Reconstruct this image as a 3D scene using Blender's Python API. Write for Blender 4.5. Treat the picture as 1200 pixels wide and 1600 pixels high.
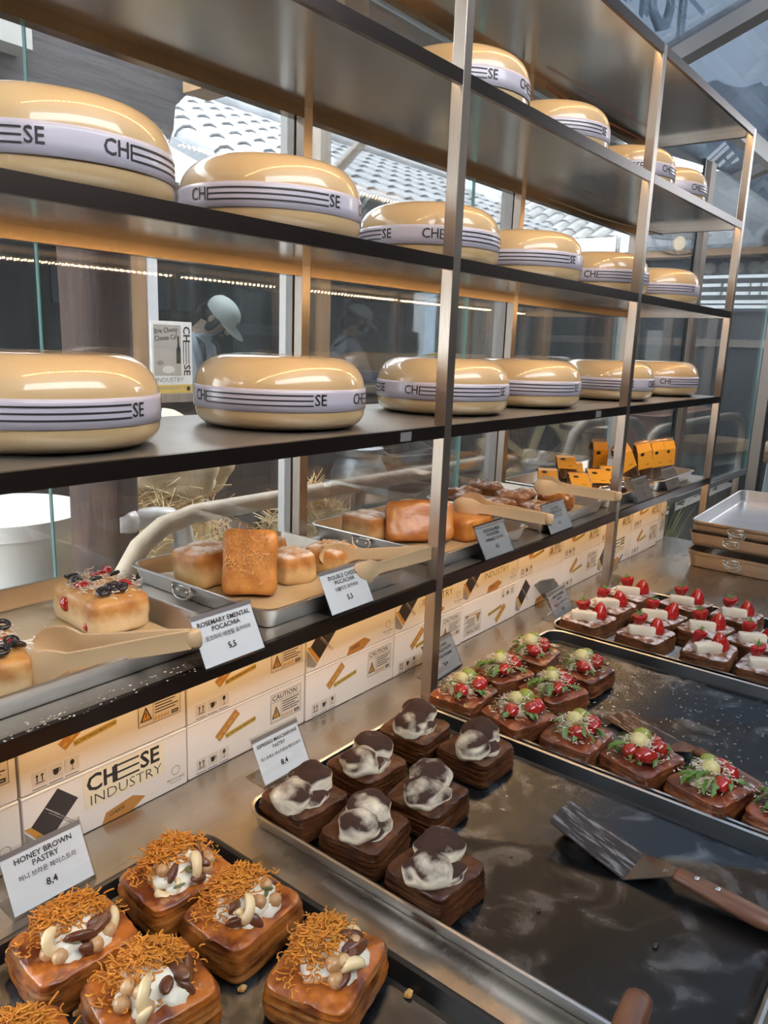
import bpy, bmesh, math, random
import numpy as np
from mathutils import Vector, Matrix, noise
random.seed(7)
for _o in list(bpy.data.objects): bpy.data.objects.remove(_o)
SC = bpy.context.scene; COL = SC.collection
PI = math.pi
# ---------------------------------------------------------------- camera
cam_d = bpy.data.cameras.new('camera'); cam = bpy.data.objects.new('camera', cam_d); COL.objects.link(cam)
cam_d.sensor_fit = 'HORIZONTAL'; cam_d.sensor_width = 36.0; cam_d.lens = 36.0*1196.82/1200.0
cam_d.clip_start = 0.02; cam_d.clip_end = 200
def cam_axes(yaw, pit, rol):
    f = Vector((math.sin(yaw)*math.cos(pit), math.cos(yaw)*math.cos(pit), math.sin(pit)))
    r = Vector((math.cos(yaw), -math.sin(yaw), 0)); u = r.cross(f)
    return math.cos(rol)*r+math.sin(rol)*u, -math.sin(rol)*r+math.cos(rol)*u, f
_r, _u, _f = cam_axes(math.radians(51.77909), math.radians(-12.44664), math.radians(2.12929))
cam.matrix_world = Matrix(((_r.x, _u.x, -_f.x, -1.36088), (_r.y, _u.y, -_f.y, -0.89723), (_r.z, _u.z, -_f.z, 0.78081), (0, 0, 0, 1)))
SC.camera = cam
# ---------------------------------------------------------------- world, exposure
wd = bpy.data.worlds.new('sky'); SC.world = wd; wd.use_nodes = True
_bg = wd.node_tree.nodes['Background']; _bg.inputs[0].default_value = (0.92, 0.955, 1.0, 1); _bg.inputs[1].default_value = SKY = 9.0
SC.view_settings.view_transform = 'Standard'; SC.view_settings.look = 'None'
SC.view_settings.exposure = 0.12; SC.view_settings.gamma = 1.0; SC.view_settings.use_curve_mapping = False
SC.cycles.max_bounces = 8; SC.cycles.diffuse_bounces = 3; SC.cycles.glossy_bounces = 4; SC.cycles.transmission_bounces = 4
SC.cycles.transparent_max_bounces = 16; SC.cycles.sample_clamp_indirect = 4.0
SC.cycles.caustics_reflective = False; SC.cycles.caustics_refractive = False
LED = 210.0
_sun = bpy.data.lights.new('sun', 'SUN'); _sun.energy = 3.2; _sun.angle = math.radians(9); _sun.color = (1.0, 0.93, 0.84)
sun = bpy.data.objects.new('sun', _sun); COL.objects.link(sun)
sun.rotation_euler = Vector((-0.93, -0.02, -0.50)).to_track_quat('-Z', 'Y').to_euler()
# ---------------------------------------------------------------- materials
MATS = {}
def nt(m): return m.node_tree.nodes, m.node_tree.links
def M(name, col, rough=0.5, metal=0.0, col2=None, scale=20.0, detail=4.0, lo=0.35, hi=0.65, bump=0.0, bscale=None,
      stretch=(1, 1, 1), coat=0.0, sss=0.0, rand=False, spec=0.5, emit=0.0, rough2=None, aniso=0.0, distort=0.0):
    if name in MATS: return MATS[name]
    m = bpy.data.materials.new(name); m.use_nodes = True; N, L = nt(m); b = N['Principled BSDF']
    c4 = lambda c: (c[0], c[1], c[2], 1)
    b.inputs['Base Color'].default_value = c4(col); b.inputs['Roughness'].default_value = rough
    b.inputs['Metallic'].default_value = metal; b.inputs['Coat Weight'].default_value = coat; b.inputs['Coat Roughness'].default_value = 0.06
    b.inputs['Specular IOR Level'].default_value = spec; b.inputs['Anisotropic'].default_value = aniso
    if sss: b.inputs['Subsurface Weight'].default_value = sss; b.inputs['Subsurface Radius'].default_value = (0.01, 0.006, 0.003); b.inputs['Subsurface Scale'].default_value = 0.6
    if emit: b.inputs['Emission Color'].default_value = c4(col); b.inputs['Emission Strength'].default_value = emit
    if col2 is not None or bump or rough2 is not None:
        tc = N.new('ShaderNodeTexCoord'); mp = N.new('ShaderNodeMapping'); mp.inputs['Scale'].default_value = stretch
        L.new(tc.outputs['Object'], mp.inputs['Vector'])
        def nz(sc):
            n = N.new('ShaderNodeTexNoise'); n.noise_dimensions = '4D'; n.inputs['Scale'].default_value = sc
            n.inputs['Detail'].default_value = detail; n.inputs['Distortion'].default_value = distort
            L.new(mp.outputs['Vector'], n.inputs['Vector'])
            if rand:
                oi = N.new('ShaderNodeObjectInfo'); mu = N.new('ShaderNodeMath'); mu.operation = 'MULTIPLY'; mu.inputs[1].default_value = 37.0
                L.new(oi.outputs['Random'], mu.inputs[0]); L.new(mu.outputs[0], n.inputs['W'])
            return n
        n1 = nz(scale)
        if col2 is not None:
            r = N.new('ShaderNodeValToRGB'); e = r.color_ramp.elements
            e[0].position = lo; e[0].color = c4(col); e[1].position = hi; e[1].color = c4(col2)
            L.new(n1.outputs['Fac'], r.inputs['Fac']); L.new(r.outputs['Color'], b.inputs['Base Color']); m['ramp'] = r.name
        if rough2 is not None:
            mr = N.new('ShaderNodeMapRange'); mr.inputs['From Min'].default_value = lo; mr.inputs['From Max'].default_value = hi
            mr.inputs['To Min'].default_value = rough; mr.inputs['To Max'].default_value = rough2
            L.new(n1.outputs['Fac'], mr.inputs['Value']); L.new(mr.outputs[0], b.inputs['Roughness'])
        if bump:
            n2 = nz(bscale or scale); bp = N.new('ShaderNodeBump'); bp.inputs['Strength'].default_value = 1.0; bp.inputs['Distance'].default_value = bump
            L.new(n2.outputs['Fac'], bp.inputs['Height']); L.new(bp.outputs['Normal'], b.inputs['Normal'])
    MATS[name] = m; return m
def top_dust(m, col, scale=60.0, z0=0.3, z1=0.9, amount=0.5, soft=0.12, rough=None):
    """powder that has settled on the faces that look up: mixes col over the base colour"""
    N, L = nt(m); b = N['Principled BSDF']
    g = N.new('ShaderNodeNewGeometry'); sx = N.new('ShaderNodeSeparateXYZ'); L.new(g.outputs['Normal'], sx.inputs[0])
    mr = N.new('ShaderNodeMapRange'); mr.inputs['From Min'].default_value = z0; mr.inputs['From Max'].default_value = z1; L.new(sx.outputs['Z'], mr.inputs['Value'])
    tc = N.new('ShaderNodeTexCoord'); n = N.new('ShaderNodeTexNoise'); n.noise_dimensions = '4D'; n.inputs['Scale'].default_value = scale; n.inputs['Detail'].default_value = 6
    oi = N.new('ShaderNodeObjectInfo'); mu = N.new('ShaderNodeMath'); mu.operation = 'MULTIPLY'; mu.inputs[1].default_value = 51.0
    L.new(oi.outputs['Random'], mu.inputs[0]); L.new(mu.outputs[0], n.inputs['W']); L.new(tc.outputs['Object'], n.inputs['Vector'])
    th = N.new('ShaderNodeMapRange'); th.inputs['From Min'].default_value = 1-amount-soft; th.inputs['From Max'].default_value = 1-amount+soft; L.new(n.outputs['Fac'], th.inputs['Value'])
    f = N.new('ShaderNodeMath'); f.operation = 'MULTIPLY'; L.new(mr.outputs[0], f.inputs[0]); L.new(th.outputs[0], f.inputs[1])
    mx = N.new('ShaderNodeMix'); mx.data_type = 'RGBA'; L.new(f.outputs[0], mx.inputs['Factor'])
    src = b.inputs['Base Color']
    if src.is_linked: L.new(src.links[0].from_socket, mx.inputs['A'])
    else: mx.inputs['A'].default_value = src.default_value
    mx.inputs['B'].default_value = (*col, 1); L.new(mx.outputs['Result'], b.inputs['Base Color'])
    if rough is not None:
        rr = N.new('ShaderNodeMix'); rr.data_type = 'FLOAT'; L.new(f.outputs[0], rr.inputs['Factor'])
        rr.inputs['A'].default_value = b.inputs['Roughness'].default_value; rr.inputs['B'].default_value = rough; L.new(rr.outputs['Result'], b.inputs['Roughness'])
    return m
def GLASS(name, tint=(0.93, 0.97, 0.97), refl=0.09, dirt=0.0, dirtcol=(0.6, 0.65, 0.7), dscale=6.0, stretch=(1, 1, 1), rough=0.0):
    if name in MATS: return MATS[name]
    m = bpy.data.materials.new(name); m.use_nodes = True; N, L = nt(m); N.remove(N['Principled BSDF'])
    t = N.new('ShaderNodeBsdfTransparent'); t.inputs[0].default_value = (*tint, 1)
    g = N.new('ShaderNodeBsdfGlossy'); g.inputs['Roughness'].default_value = rough
    lw = N.new('ShaderNodeLayerWeight'); lw.inputs['Blend'].default_value = 0.25
    mr = N.new('ShaderNodeMapRange'); mr.inputs['To Min'].default_value = refl; mr.inputs['To Max'].default_value = 0.7; L.new(lw.outputs['Fresnel'], mr.inputs['Value'])
    mx = N.new('ShaderNodeMixShader'); L.new(mr.outputs[0], mx.inputs[0]); L.new(t.outputs[0], mx.inputs[1]); L.new(g.outputs[0], mx.inputs[2])
    out = N['Material Output']; last = mx
    if dirt:
        tc = N.new('ShaderNodeTexCoord'); mp = N.new('ShaderNodeMapping'); mp.inputs['Scale'].default_value = stretch; L.new(tc.outputs['Object'], mp.inputs[0])
        n = N.new('ShaderNodeTexNoise'); n.inputs['Scale'].default_value = dscale; n.inputs['Detail'].default_value = 8; n.inputs['Roughness'].default_value = .7; L.new(mp.outputs[0], n.inputs['Vector'])
        r = N.new('ShaderNodeMapRange'); r.inputs['From Min'].default_value = .3; r.inputs['From Max'].default_value = .75; r.inputs['To Max'].default_value = dirt; L.new(n.outputs['Fac'], r.inputs['Value'])
        d = N.new('ShaderNodeBsdfDiffuse'); d.inputs[0].default_value = (*dirtcol, 1)
        tl = N.new('ShaderNodeBsdfTranslucent'); tl.inputs[0].default_value = (*dirtcol, 1)
        ad = N.new('ShaderNodeMixShader'); ad.inputs[0].default_value = .5; L.new(d.outputs[0], ad.inputs[1]); L.new(tl.outputs[0], ad.inputs[2])
        m2 = N.new('ShaderNodeMixShader'); L.new(r.outputs[0], m2.inputs[0]); L.new(mx.outputs[0], m2.inputs[1]); L.new(ad.outputs[0], m2.inputs[2]); last = m2
    L.new(last.outputs[0], out.inputs['Surface']); MATS[name] = m; return m
def EMIT(name, col, s):
    if name in MATS: return MATS[name]
    m = bpy.data.materials.new(name); m.use_nodes = True; N, L = nt(m); N.remove(N['Principled BSDF'])
    e = N.new('ShaderNodeEmission'); e.inputs[0].default_value = (*col, 1); e.inputs[1].default_value = s
    L.new(e.outputs[0], N['Material Output'].inputs[0]); MATS[name] = m; return m
# ---------------------------------------------------------------- mesh helpers
def rotz(a): return Matrix.Rotation(a, 4, 'Z')
def T(x, y=0, z=0): return Matrix.Translation((x, y, z))
def R(ax, deg): return Matrix.Rotation(math.radians(deg), 4, ax)
def S(x, y, z): return Matrix.Diagonal((x, y, z, 1))
class MB:
    def __init__(s): s.v = []; s.f = []; s.m = []; s.X = None
    def add(s, vs, fs, mi=0, X=None):
        o = len(s.v); X = X or s.X
        if X is not None: vs = [X @ Vector(p) for p in vs]
        s.v += [tuple(p) for p in vs]; s.f += [tuple(i+o for i in f) for f in fs]; s.m += [mi]*len(fs); return s
    def box(s, x0, x1, y0, y1, z0, z1, mi=0, X=None):
        return s.add([(x0,y0,z0),(x1,y0,z0),(x1,y1,z0),(x0,y1,z0),(x0,y0,z1),(x1,y0,z1),(x1,y1,z1),(x0,y1,z1)],
                     [(3,2,1,0),(4,5,6,7),(0,1,5,4),(1,2,6,5),(2,3,7,6),(3,0,4,7)], mi, X)
    def quad(s, a, b, c, d, mi=0, X=None): return s.add([a,b,c,d], [(0,1,2,3)], mi, X)
    def poly(s, pts, z=0.0, mi=0, X=None): return s.add([(p[0],p[1],z) for p in pts], [tuple(range(len(pts)))], mi, X)
    def loft(s, rings, c0=True, c1=True, mi=0, X=None, closed=True):
        n = len(rings[0]); vs = [p for r in rings for p in r]; fs = []
        for k in range(len(rings)-1):
            for i in range(n if closed else n-1):
                j = (i+1) % n; fs.append((k*n+i, k*n+j, (k+1)*n+j, (k+1)*n+i))
        if c0: fs.append(tuple(range(n-1, -1, -1)))
        if c1: fs.append(tuple((len(rings)-1)*n+i for i in range(n)))
        return s.add(vs, fs, mi, X)
    def prism(s, pts, z0, z1, b=0.0, mi=0, X=None):
        if b <= 0: return s.loft([[(p[0],p[1],z0) for p in pts], [(p[0],p[1],z1) for p in pts]], mi=mi, X=X)
        cx = sum(p[0] for p in pts)/len(pts); cy = sum(p[1] for p in pts)/len(pts)
        def ins(z, d):
            out = []
            for p in pts:
                l = math.hypot(p[0]-cx, p[1]-cy) or 1
                out.append((p[0]-(p[0]-cx)/l*d, p[1]-(p[1]-cy)/l*d, z))
            return out
        return s.loft([ins(z0,b), ins(z0+b,0), ins(z1-b,0), ins(z1,b)], mi=mi, X=X)
    def lathe(s, prof, n=24, mi=0, X=None, c0=True, c1=True):
        return s.loft([[(r*math.cos(2*PI*i/n), r*math.sin(2*PI*i/n), z) for i in range(n)] for r, z in prof], c0, c1, mi, X)
    def tube(s, path, rad, n=8, mi=0, X=None, caps=True, flat=None):
        P = [Vector(p) for p in path]; rings = []; up = Vector((0,0,1))
        for i, p in enumerate(P):
            d = (P[min(i+1,len(P)-1)]-P[max(i-1,0)]).normalized()
            a = d.cross(up)
            if a.length < 1e-4: a = d.cross(Vector((1,0,0)))
            a.normalize(); b = a.cross(d)
            r = rad[i] if isinstance(rad, (list,tuple)) else rad
            rings.append([tuple(p+(a*math.cos(2*PI*k/n)*(flat or 1)+b*math.sin(2*PI*k/n))*r) for k in range(n)])
        return s.loft(rings, caps, caps, mi, X)
    def bar(s, a, b, w, h, mi=0, X=None, up=(0,0,1)):
        a = Vector(a); b = Vector(b); d = (b-a).normalized(); u = Vector(up); r = d.cross(u)
        if r.length < 1e-4: r = d.cross(Vector((1,0,0)))
        r.normalize(); u = r.cross(d)
        q = [r*w/2+u*h/2, -r*w/2+u*h/2, -r*w/2-u*h/2, r*w/2-u*h/2]
        return s.loft([[tuple(a+k) for k in q], [tuple(b+k) for k in q]], mi=mi, X=X)
    def mesh(s, name, mats, smooth=False, angle=None):
        me = bpy.data.meshes.new(name); me.from_pydata(s.v, [], s.f)
        for m in (mats if isinstance(mats, (list,tuple)) else [mats]): me.materials.append(m)
        if any(s.m): me.polygons.foreach_set('material_index', s.m)
        bm = bmesh.new(); bm.from_mesh(me); bmesh.ops.recalc_face_normals(bm, faces=bm.faces)
        if angle is not None:
            for e in bm.edges: e.smooth = not (len(e.link_faces) == 2 and e.calc_face_angle(0) > math.radians(angle))
            for f in bm.faces: f.smooth = True
        elif smooth:
            for f in bm.faces: f.smooth = True
        bm.to_mesh(me); bm.free(); me.update(); return me
def meta(o, label=None, cat=None, group=None, kind=None):
    if label: o['label'] = label
    if cat: o['category'] = cat
    if group: o['group'] = group
    if kind: o['kind'] = kind
    return o
def obj(name, me, parent=None, X=None, label=None, cat=None, group=None, kind=None):
    o = bpy.data.objects.new(name, me); COL.objects.link(o)
    if parent is not None: o.parent = parent
    if X is not None: o.matrix_basis = X
    return meta(o, label, cat, group, kind)
def thing(name, label, cat, X=None, group=None, kind=None):
    o = bpy.data.objects.new(name, None); COL.objects.link(o); o.empty_display_size = 0.03
    if X is not None: o.matrix_basis = X
    return meta(o, label, cat, group, kind)
def rrect(w, d, r, n=5, cx=0, cy=0):
    out = []
    for sx, sy, a0 in ((1,1,0), (-1,1,90), (-1,-1,180), (1,-1,270)):
        for k in range(n+1):
            a = math.radians(a0+90*k/n); out.append((cx+sx*(w/2-r)+r*math.cos(a), cy+sy*(d/2-r)+r*math.sin(a)))
    return out
def ring(pts, z): return [(p[0], p[1], z) for p in pts]
def ico(sub):
    bm = bmesh.new(); bmesh.ops.create_icosphere(bm, subdivisions=sub, radius=1); bm.verts.ensure_lookup_table()
    v = [tuple(p.co) for p in bm.verts]; f = [tuple(q.index for q in p.verts) for p in bm.faces]; bm.free(); return v, f
ICO = {k: ico(k) for k in (1, 2, 3, 4)}
def blob(mb, c, rad, seed=0, amp=0.15, freq=1.5, sub=3, mi=0, X=None, floor=None, pw=1.0):
    v, f = ICO[sub]; out = []
    for p in v:
        q = Vector(p); d = 1+amp*noise.noise(q*freq+Vector((seed*3.7, seed*1.3, seed*2.1)))
        if pw != 1.0: q = Vector([math.copysign(abs(t)**pw, t) for t in q])
        r = Vector((c[0]+q.x*rad[0]*d, c[1]+q.y*rad[1]*d, c[2]+q.z*rad[2]*d))
        if floor is not None and r.z < floor: r.z = floor
        out.append(r)
    return mb.add(out, f, mi, X)
def roundbox(sx, sy, sz, p=6.0, sub=8, amp=0.0, freq=10.0, seed=0, taper=0.0, sag=0.0):
    """closed bread-like block, centred in x and y, standing on z = 0"""
    bm = bmesh.new(); bmesh.ops.create_cube(bm, size=2); bmesh.ops.subdivide_edges(bm, edges=bm.edges, cuts=sub, use_grid_fill=True)
    vs = []
    for v in bm.verts:
        c = v.co; l = (abs(c.x)**p+abs(c.y)**p+abs(c.z)**p)**(1/p); q = c/l
        k = 1-taper*(q.z+1)/2
        w = Vector((q.x*sx/2*k, q.y*sy/2*k, (q.z+1)*sz/2))
        if sag and q.z > 0: w.z += sag*(1-q.x*q.x)*(1-q.y*q.y)
        if amp: w += q.normalized()*amp*noise.fractal(w*freq+Vector((seed*5.1, seed*2.3, seed)), 1.0, 2.0, 3)
        if w.z < 0: w.z = 0
        vs.append(tuple(w))
    bm.verts.index_update(); fs = [tuple(v.index for v in f.verts) for f in bm.faces]; bm.free(); return vs, fs
_txt = {}
def text_geo(s, size, align='CENTER', bold=0.0, sx=1.0):
    key = (s, round(size, 5), align, bold, sx)
    if key in _txt: return _txt[key]
    c = bpy.data.curves.new('t', 'FONT'); c.body = s; c.size = size; c.align_x = align; c.align_y = 'CENTER'; c.offset = bold*size; c.resolution_u = 2
    o = bpy.data.objects.new('t', c); COL.objects.link(o); bpy.context.view_layer.update()
    e = o.evaluated_get(bpy.context.evaluated_depsgraph_get()); me = e.to_mesh()
    v = [(p.co.x*sx, p.co.y, 0) for p in me.vertices]; f = [tuple(p.vertices) for p in me.polygons]
    e.to_mesh_clear(); bpy.data.objects.remove(o); bpy.data.curves.remove(c); _txt[key] = (v, f); return v, f
def text(mb, s, size, x, y, align='CENTER', bold=0.0, mi=0, z=0.0, rot=0.0, sx=1.0, X=None):
    v, f = text_geo(s, size, align, bold, sx); Y = T(x, y, z) @ R('Z', rot)
    return mb.add([Y @ Vector(p) for p in v], f, mi, X)
def bmrect(mb, x0, y0, x1, y1, mi=0, z=0.0, rot=0.0, X=None):
    cx, cy = (x0+x1)/2, (y0+y1)/2; a = math.radians(rot); out = []
    for dx, dy in ((x0-cx,y0-cy),(x1-cx,y0-cy),(x1-cx,y1-cy),(x0-cx,y1-cy)):
        out.append((cx+dx*math.cos(a)-dy*math.sin(a), cy+dx*math.sin(a)+dy*math.cos(a), z))
    return mb.add(out, [(0,1,2,3)], mi, X)
# ---------------------------------------------------------------- shared materials
steel = M('brushed stainless steel', (0.56,0.53,0.50), 0.22, 1.0, (0.50,0.47,0.44), 30, stretch=(1,60,60), rough2=0.32)
steel_v = M('brushed stainless post', (0.52,0.45,0.385), 0.28, 1.0, (0.43,0.37,0.31), 30, stretch=(60,60,1), rough2=0.38)
steel_pol = M('polished stainless shelf', (0.74,0.72,0.69), 0.15, 1.0, (0.68,0.66,0.63), 3, rough2=0.23)
steel_dk = M('dark shelf front edge', (0.115,0.092,0.083), 0.28, 1.0)
alu = M('aluminium tray', (0.66,0.65,0.63), 0.34, 1.0, (0.55,0.54,0.52), 14, bump=0.0004, bscale=40)
alu_in = M('aluminium tray inside', (0.62,0.56,0.48), 0.38, 1.0, (0.50,0.43,0.36), 8)
white_card = M('white card', (0.90,0.89,0.89), 0.6)
ink = M('black ink', (0.015,0.014,0.016), 0.5)
acrylic = GLASS('clear acrylic', (0.985,0.99,0.99), 0.02)
# ================================================================ SETTING
floor_m = M('grey concrete floor', (0.23,0.21,0.19), 0.6, 0, (0.30,0.28,0.25), 3, bump=0.001)
pave_m = M('pale stone pavement', (0.42,0.41,0.38), 0.8, 0, (0.30,0.29,0.27), 2.5, detail=8)
obj('floor', MB().box(-5,2.6,-4.5,0.45,-0.90,-0.85).mesh('floor', floor_m), kind='structure')
obj('floor', MB().box(-12,30,0.45,30,-0.92,-0.86).box(2.6,30,-8,0.45,-0.92,-0.86).mesh('pavement', pave_m), kind='structure')
obj('wall_left', MB().box(-3.4,-3.3,-2.25,0.45,-0.85,3.2).mesh('wall', M('brown plaster', (0.16,0.13,0.10), 0.8, 0, (0.12,0.10,0.08), 6)), kind='structure')
wall_m = M('brown room wall', (0.13,0.105,0.085), 0.8, 0, (0.10,0.08,0.065), 3)
obj('wall_back', MB().box(1.2,7.0,-2.35,-2.25,-0.85,3.2).box(-3.4,1.2,-2.35,-2.25,-0.85,2.08).mesh('wall', wall_m), kind='structure')  # unseen wall, kept low at left so sky light reaches the rack
# windows behind the rack: slabs of glass with green edges, in aluminium mullions
win_glass = GLASS('window glass', (0.965,0.985,0.99), 0.055, dirt=0.07, dirtcol=(0.55,0.62,0.68), dscale=5, stretch=(14,1,0.7))
edge_glass = M('green glass edge', (0.30,0.52,0.50), 0.1, 0, spec=0.8)
alu_fr = M('pale aluminium frame', (0.38,0.37,0.355), 0.4, 0.6)
brn_fr = M('brown steel frame', (0.30,0.245,0.20), 0.45, 0.5, (0.25,0.20,0.17), 8)
def window(n, x0, x1, mul, bot=-0.02, top=1.95, mulm=alu_fr):
    w = thing('window_%d' % n, None, None, T(x0,0.465,bot), kind='structure')
    g = MB().box(0.0,x1-x0,0,0.008,0,top-bot); g.m = [1,1,0,1,0,1]
    obj('pane', g.mesh('pane', [win_glass, edge_glass]), w)
    for a, b in mul: obj('mullion', MB().box(a-x0,b-x0,-0.014,0.030,0,top-bot).mesh('mullion', mulm), w)
    obj('sill', MB().box(0.0,x1-x0,-0.012,0.05,-0.03,0.0).mesh('sill', alu_fr), w)
window(1, -1.9, -0.643, [])
window(2, -0.640, 0.756, [(-0.030,0.012)])
window(3, 0.762, 2.045, [(0.972,1.012)])
window(4, 2.05, 2.885, [(2.05,2.085)])
window(5, 2.905, 4.6, [(2.96,3.04)], mulm=brn_fr, top=1.75)
obj('trim_1', MB().box(2.885,2.905,0.46,0.48,-0.05,1.75).mesh('joint', M('dark joint', (0.03,0.035,0.035), 0.4)), kind='structure')
obj('trim_2', MB().box(-1.9,4.6,0.455,0.51,1.95,2.05).mesh('head rail', alu_fr), kind='structure')
# sloping glass roof at the right with steel rafters and a purlin
roof_steel = M('grey roof steel', (0.40,0.38,0.36), 0.5, 0.3, (0.34,0.33,0.32), 5)
dimmed = GLASS('wet roof glass', (0.245,0.275,0.31), 0.05, dirt=0.16, dirtcol=(0.45,0.50,0.56), dscale=2.2, stretch=(1,2.2,1))  # tint darkened to hold sky light back from the shop
def rz_(y): return 2.0+0.378*(0.95-y)
gr = thing('ceiling', None, None, T(2.57,0.95,2.0), kind='structure')
for k, x in enumerate((-4.18,-1.93,0.32,2.57,4.82,7.05)):
    obj('rafter', MB().bar((x-2.57,0.0,0.0),(x-2.57,-3.2,3.2*0.378),0.10,0.10).mesh('rafter', roof_steel), gr)
for k, (a, b) in enumerate(((-4.18,-1.93),(-1.93,0.32),(0.32,2.57),(2.57,4.82),(4.82,7.05))):
    obj('pane', MB().add([(a-2.57,0,.02),(b-2.57,0,.02),(b-2.57,-3.2,.02+3.2*.378),(a-2.57,-3.2,.02+3.2*.378),(a-2.57,0,.03),(b-2.57,0,.03),(b-2.57,-3.2,.03+3.2*.378),(a-2.57,-3.2,.03+3.2*.378)],
        [(3,2,1,0),(4,5,6,7),(0,1,5,4),(1,2,6,5),(2,3,7,6),(3,0,4,7)]).mesh('pane', dimmed), gr)
obj('purlin', MB().bar((-6.8,0.02,0.0),(6.0,0.02,0.0),0.10,0.14).mesh('purlin', roof_steel), gr)
obj('gutter', MB().bar((-6.8,0.13,-0.05),(6.0,0.13,-0.05),0.14,0.03).mesh('gutter', M('brown gutter', (0.30,0.25,0.21), 0.5, 0.3)), gr)
# ================================================================ COUNTERS
ctop = M('warm stainless counter top', (0.58,0.54,0.49), 0.20, 1.0, (0.50,0.46,0.41), 3, detail=6, rough2=0.34, stretch=(1,4,1))
c_ = thing('counter', 'long stainless steel counter carrying the pastry trays and the rack', 'counter', T(0.2,-0.2,-0.85))
obj('worktop', MB().prism(rrect(3.57,1.32,0.006,2,-0.015,-0.01), 0.812, 0.85, 0.002).mesh('top', ctop), c_)
for sx in (-1.7,1.66):
    for sy in (-0.6,0.55): obj('leg', MB().prism(rrect(0.04,0.04,0.004,2,sx,sy), 0, 0.812).mesh('leg', steel_v), c_)
obj('front_panel', MB().box(-1.72,1.70,-0.60,-0.585,0.08,0.812).mesh('panel', M('dark panel', (0.08,0.07,0.065), 0.5)), c_)
c_ = thing('counter', 'short stainless steel side counter under the stack of empty trays', 'counter', T(2.3,-0.4,-0.85))
obj('worktop', MB().prism(rrect(0.62,0.86,0.006,2), 0.812, 0.85, 0.002).mesh('top', ctop), c_)
for sx in (-0.27,0.27):
    for sy in (-0.4,0.4): obj('leg', MB().prism(rrect(0.04,0.04,0.004,2,sx,sy), 0, 0.812).mesh('leg', steel_v), c_)
# ================================================================ RACK
rack = thing('display_rack', 'tall stainless display rack of shelves in front of the window', 'rack', T(0,0,0))
PX = (-1.0, 0.0, 1.0, 2.0); SZ = (0.279, 0.616, 0.953, 1.292, 1.630)
pm = MB().prism(rrect(0.0275,0.0275,0.0012,2,-0.01375,0.01375), 0.0, 1.630).mesh('post', steel_v)
for x in PX: obj('post', pm, rack, T(x,0,0))
pmb = MB().prism(rrect(0.0275,0.026,0.0012,2,-0.01375,0.0), 0.0, 1.630).mesh('rear post', steel_v)
for x in PX: obj('rear_post', pmb, rack, T(x,0.434,0))
led_e = EMIT('warm led', (1.0,0.60,0.26), LED); led_b = M('led strip base', (0.75,0.70,0.6), 0.5)
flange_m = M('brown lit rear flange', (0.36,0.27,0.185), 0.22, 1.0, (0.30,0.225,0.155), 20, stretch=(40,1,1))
satin = M('satin stainless shelf top', (0.60,0.56,0.51), 0.34, 1.0, (0.54,0.50,0.45), 6, rough2=0.42)
hook = MB(); hook.tube([(0,0,0.004),(0,0,0),(0.004,0,-0.004),(0.012,0,-0.004),(0.016,0,0),(0.016,0,0.004)],0.0022,6)
hook = hook.mesh('shelf clip', steel, True)
for i, z in enumerate(SZ):
    sh_ = MB().box(-1.03,1.9985,0.003,0.447,z-0.004,z-0.0005); sh_.m = [0,1,0,0,0,0]
    s = obj('shelf', sh_.mesh('shelf sheet', [steel_pol, satin]), rack)
    for a, b in ((-1.0,-0.0278),(0.0003,0.9722),(1.0003,1.9722)):
        obj('front_edge', MB().box(a,b,-0.0005,0.010,z-0.0255,z).mesh('front edge', steel_dk), s)
    for a, b in ((-1.0,-0.0278),(0.0003,0.9722),(1.0003,1.9722)):
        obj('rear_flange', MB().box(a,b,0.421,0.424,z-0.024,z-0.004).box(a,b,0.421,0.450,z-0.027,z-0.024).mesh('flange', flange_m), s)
    for x0 in (-1.0,1.9725): obj('end_edge', MB().box(x0 if x0 > 0 else -1.03,(x0+0.0255) if x0 > 0 else -1.0276,0.030,0.42,z-0.0255,z-0.004).mesh('end edge', steel), s)
    b = MB().box(-0.99,1.965,0.0102,0.0118,z-0.021,z-0.008)
    n = 177
    for k in range(n):
        x = -0.985+k*0.01668
        b.quad((x-.0022,0.0124,z-0.0170),(x+.0022,0.0124,z-0.0170),(x+.0022,0.0172,z-0.0134),(x-.0022,0.0172,z-0.0134),1)
    obj('led_strip', b.mesh('led strip', [led_b, led_e]), s, kind='stuff')
    for x in PX[1:]: obj('shelf_clip', hook, s, T(x-0.023,0.004,z-0.030))
for x, z in ((-0.18,SZ[1]),(0.74,SZ[1])):
    obj('price_tag', MB().box(x,x+0.035,-0.0016,-0.0006,z-0.022,z-0.004).mesh('tag', M('grey tag', (0.20,0.19,0.19), 0.4)), rack)
obj('wire', MB().tube([(1.03,0.395,1.598),(1.3,0.39,1.592),(1.6,0.38,1.597),(1.97,0.36,1.60)],0.0025,6).mesh('wire', M('red brown wire', (0.30,0.10,0.07), 0.5), True), rack)
obj('wire', MB().tube([(1.03,0.36,1.260),(1.4,0.345,1.252),(1.7,0.33,1.256),(1.97,0.31,1.262)],0.0025,6).mesh('wire', M('grey wire', (0.20,0.19,0.18), 0.5), True), rack)
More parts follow.
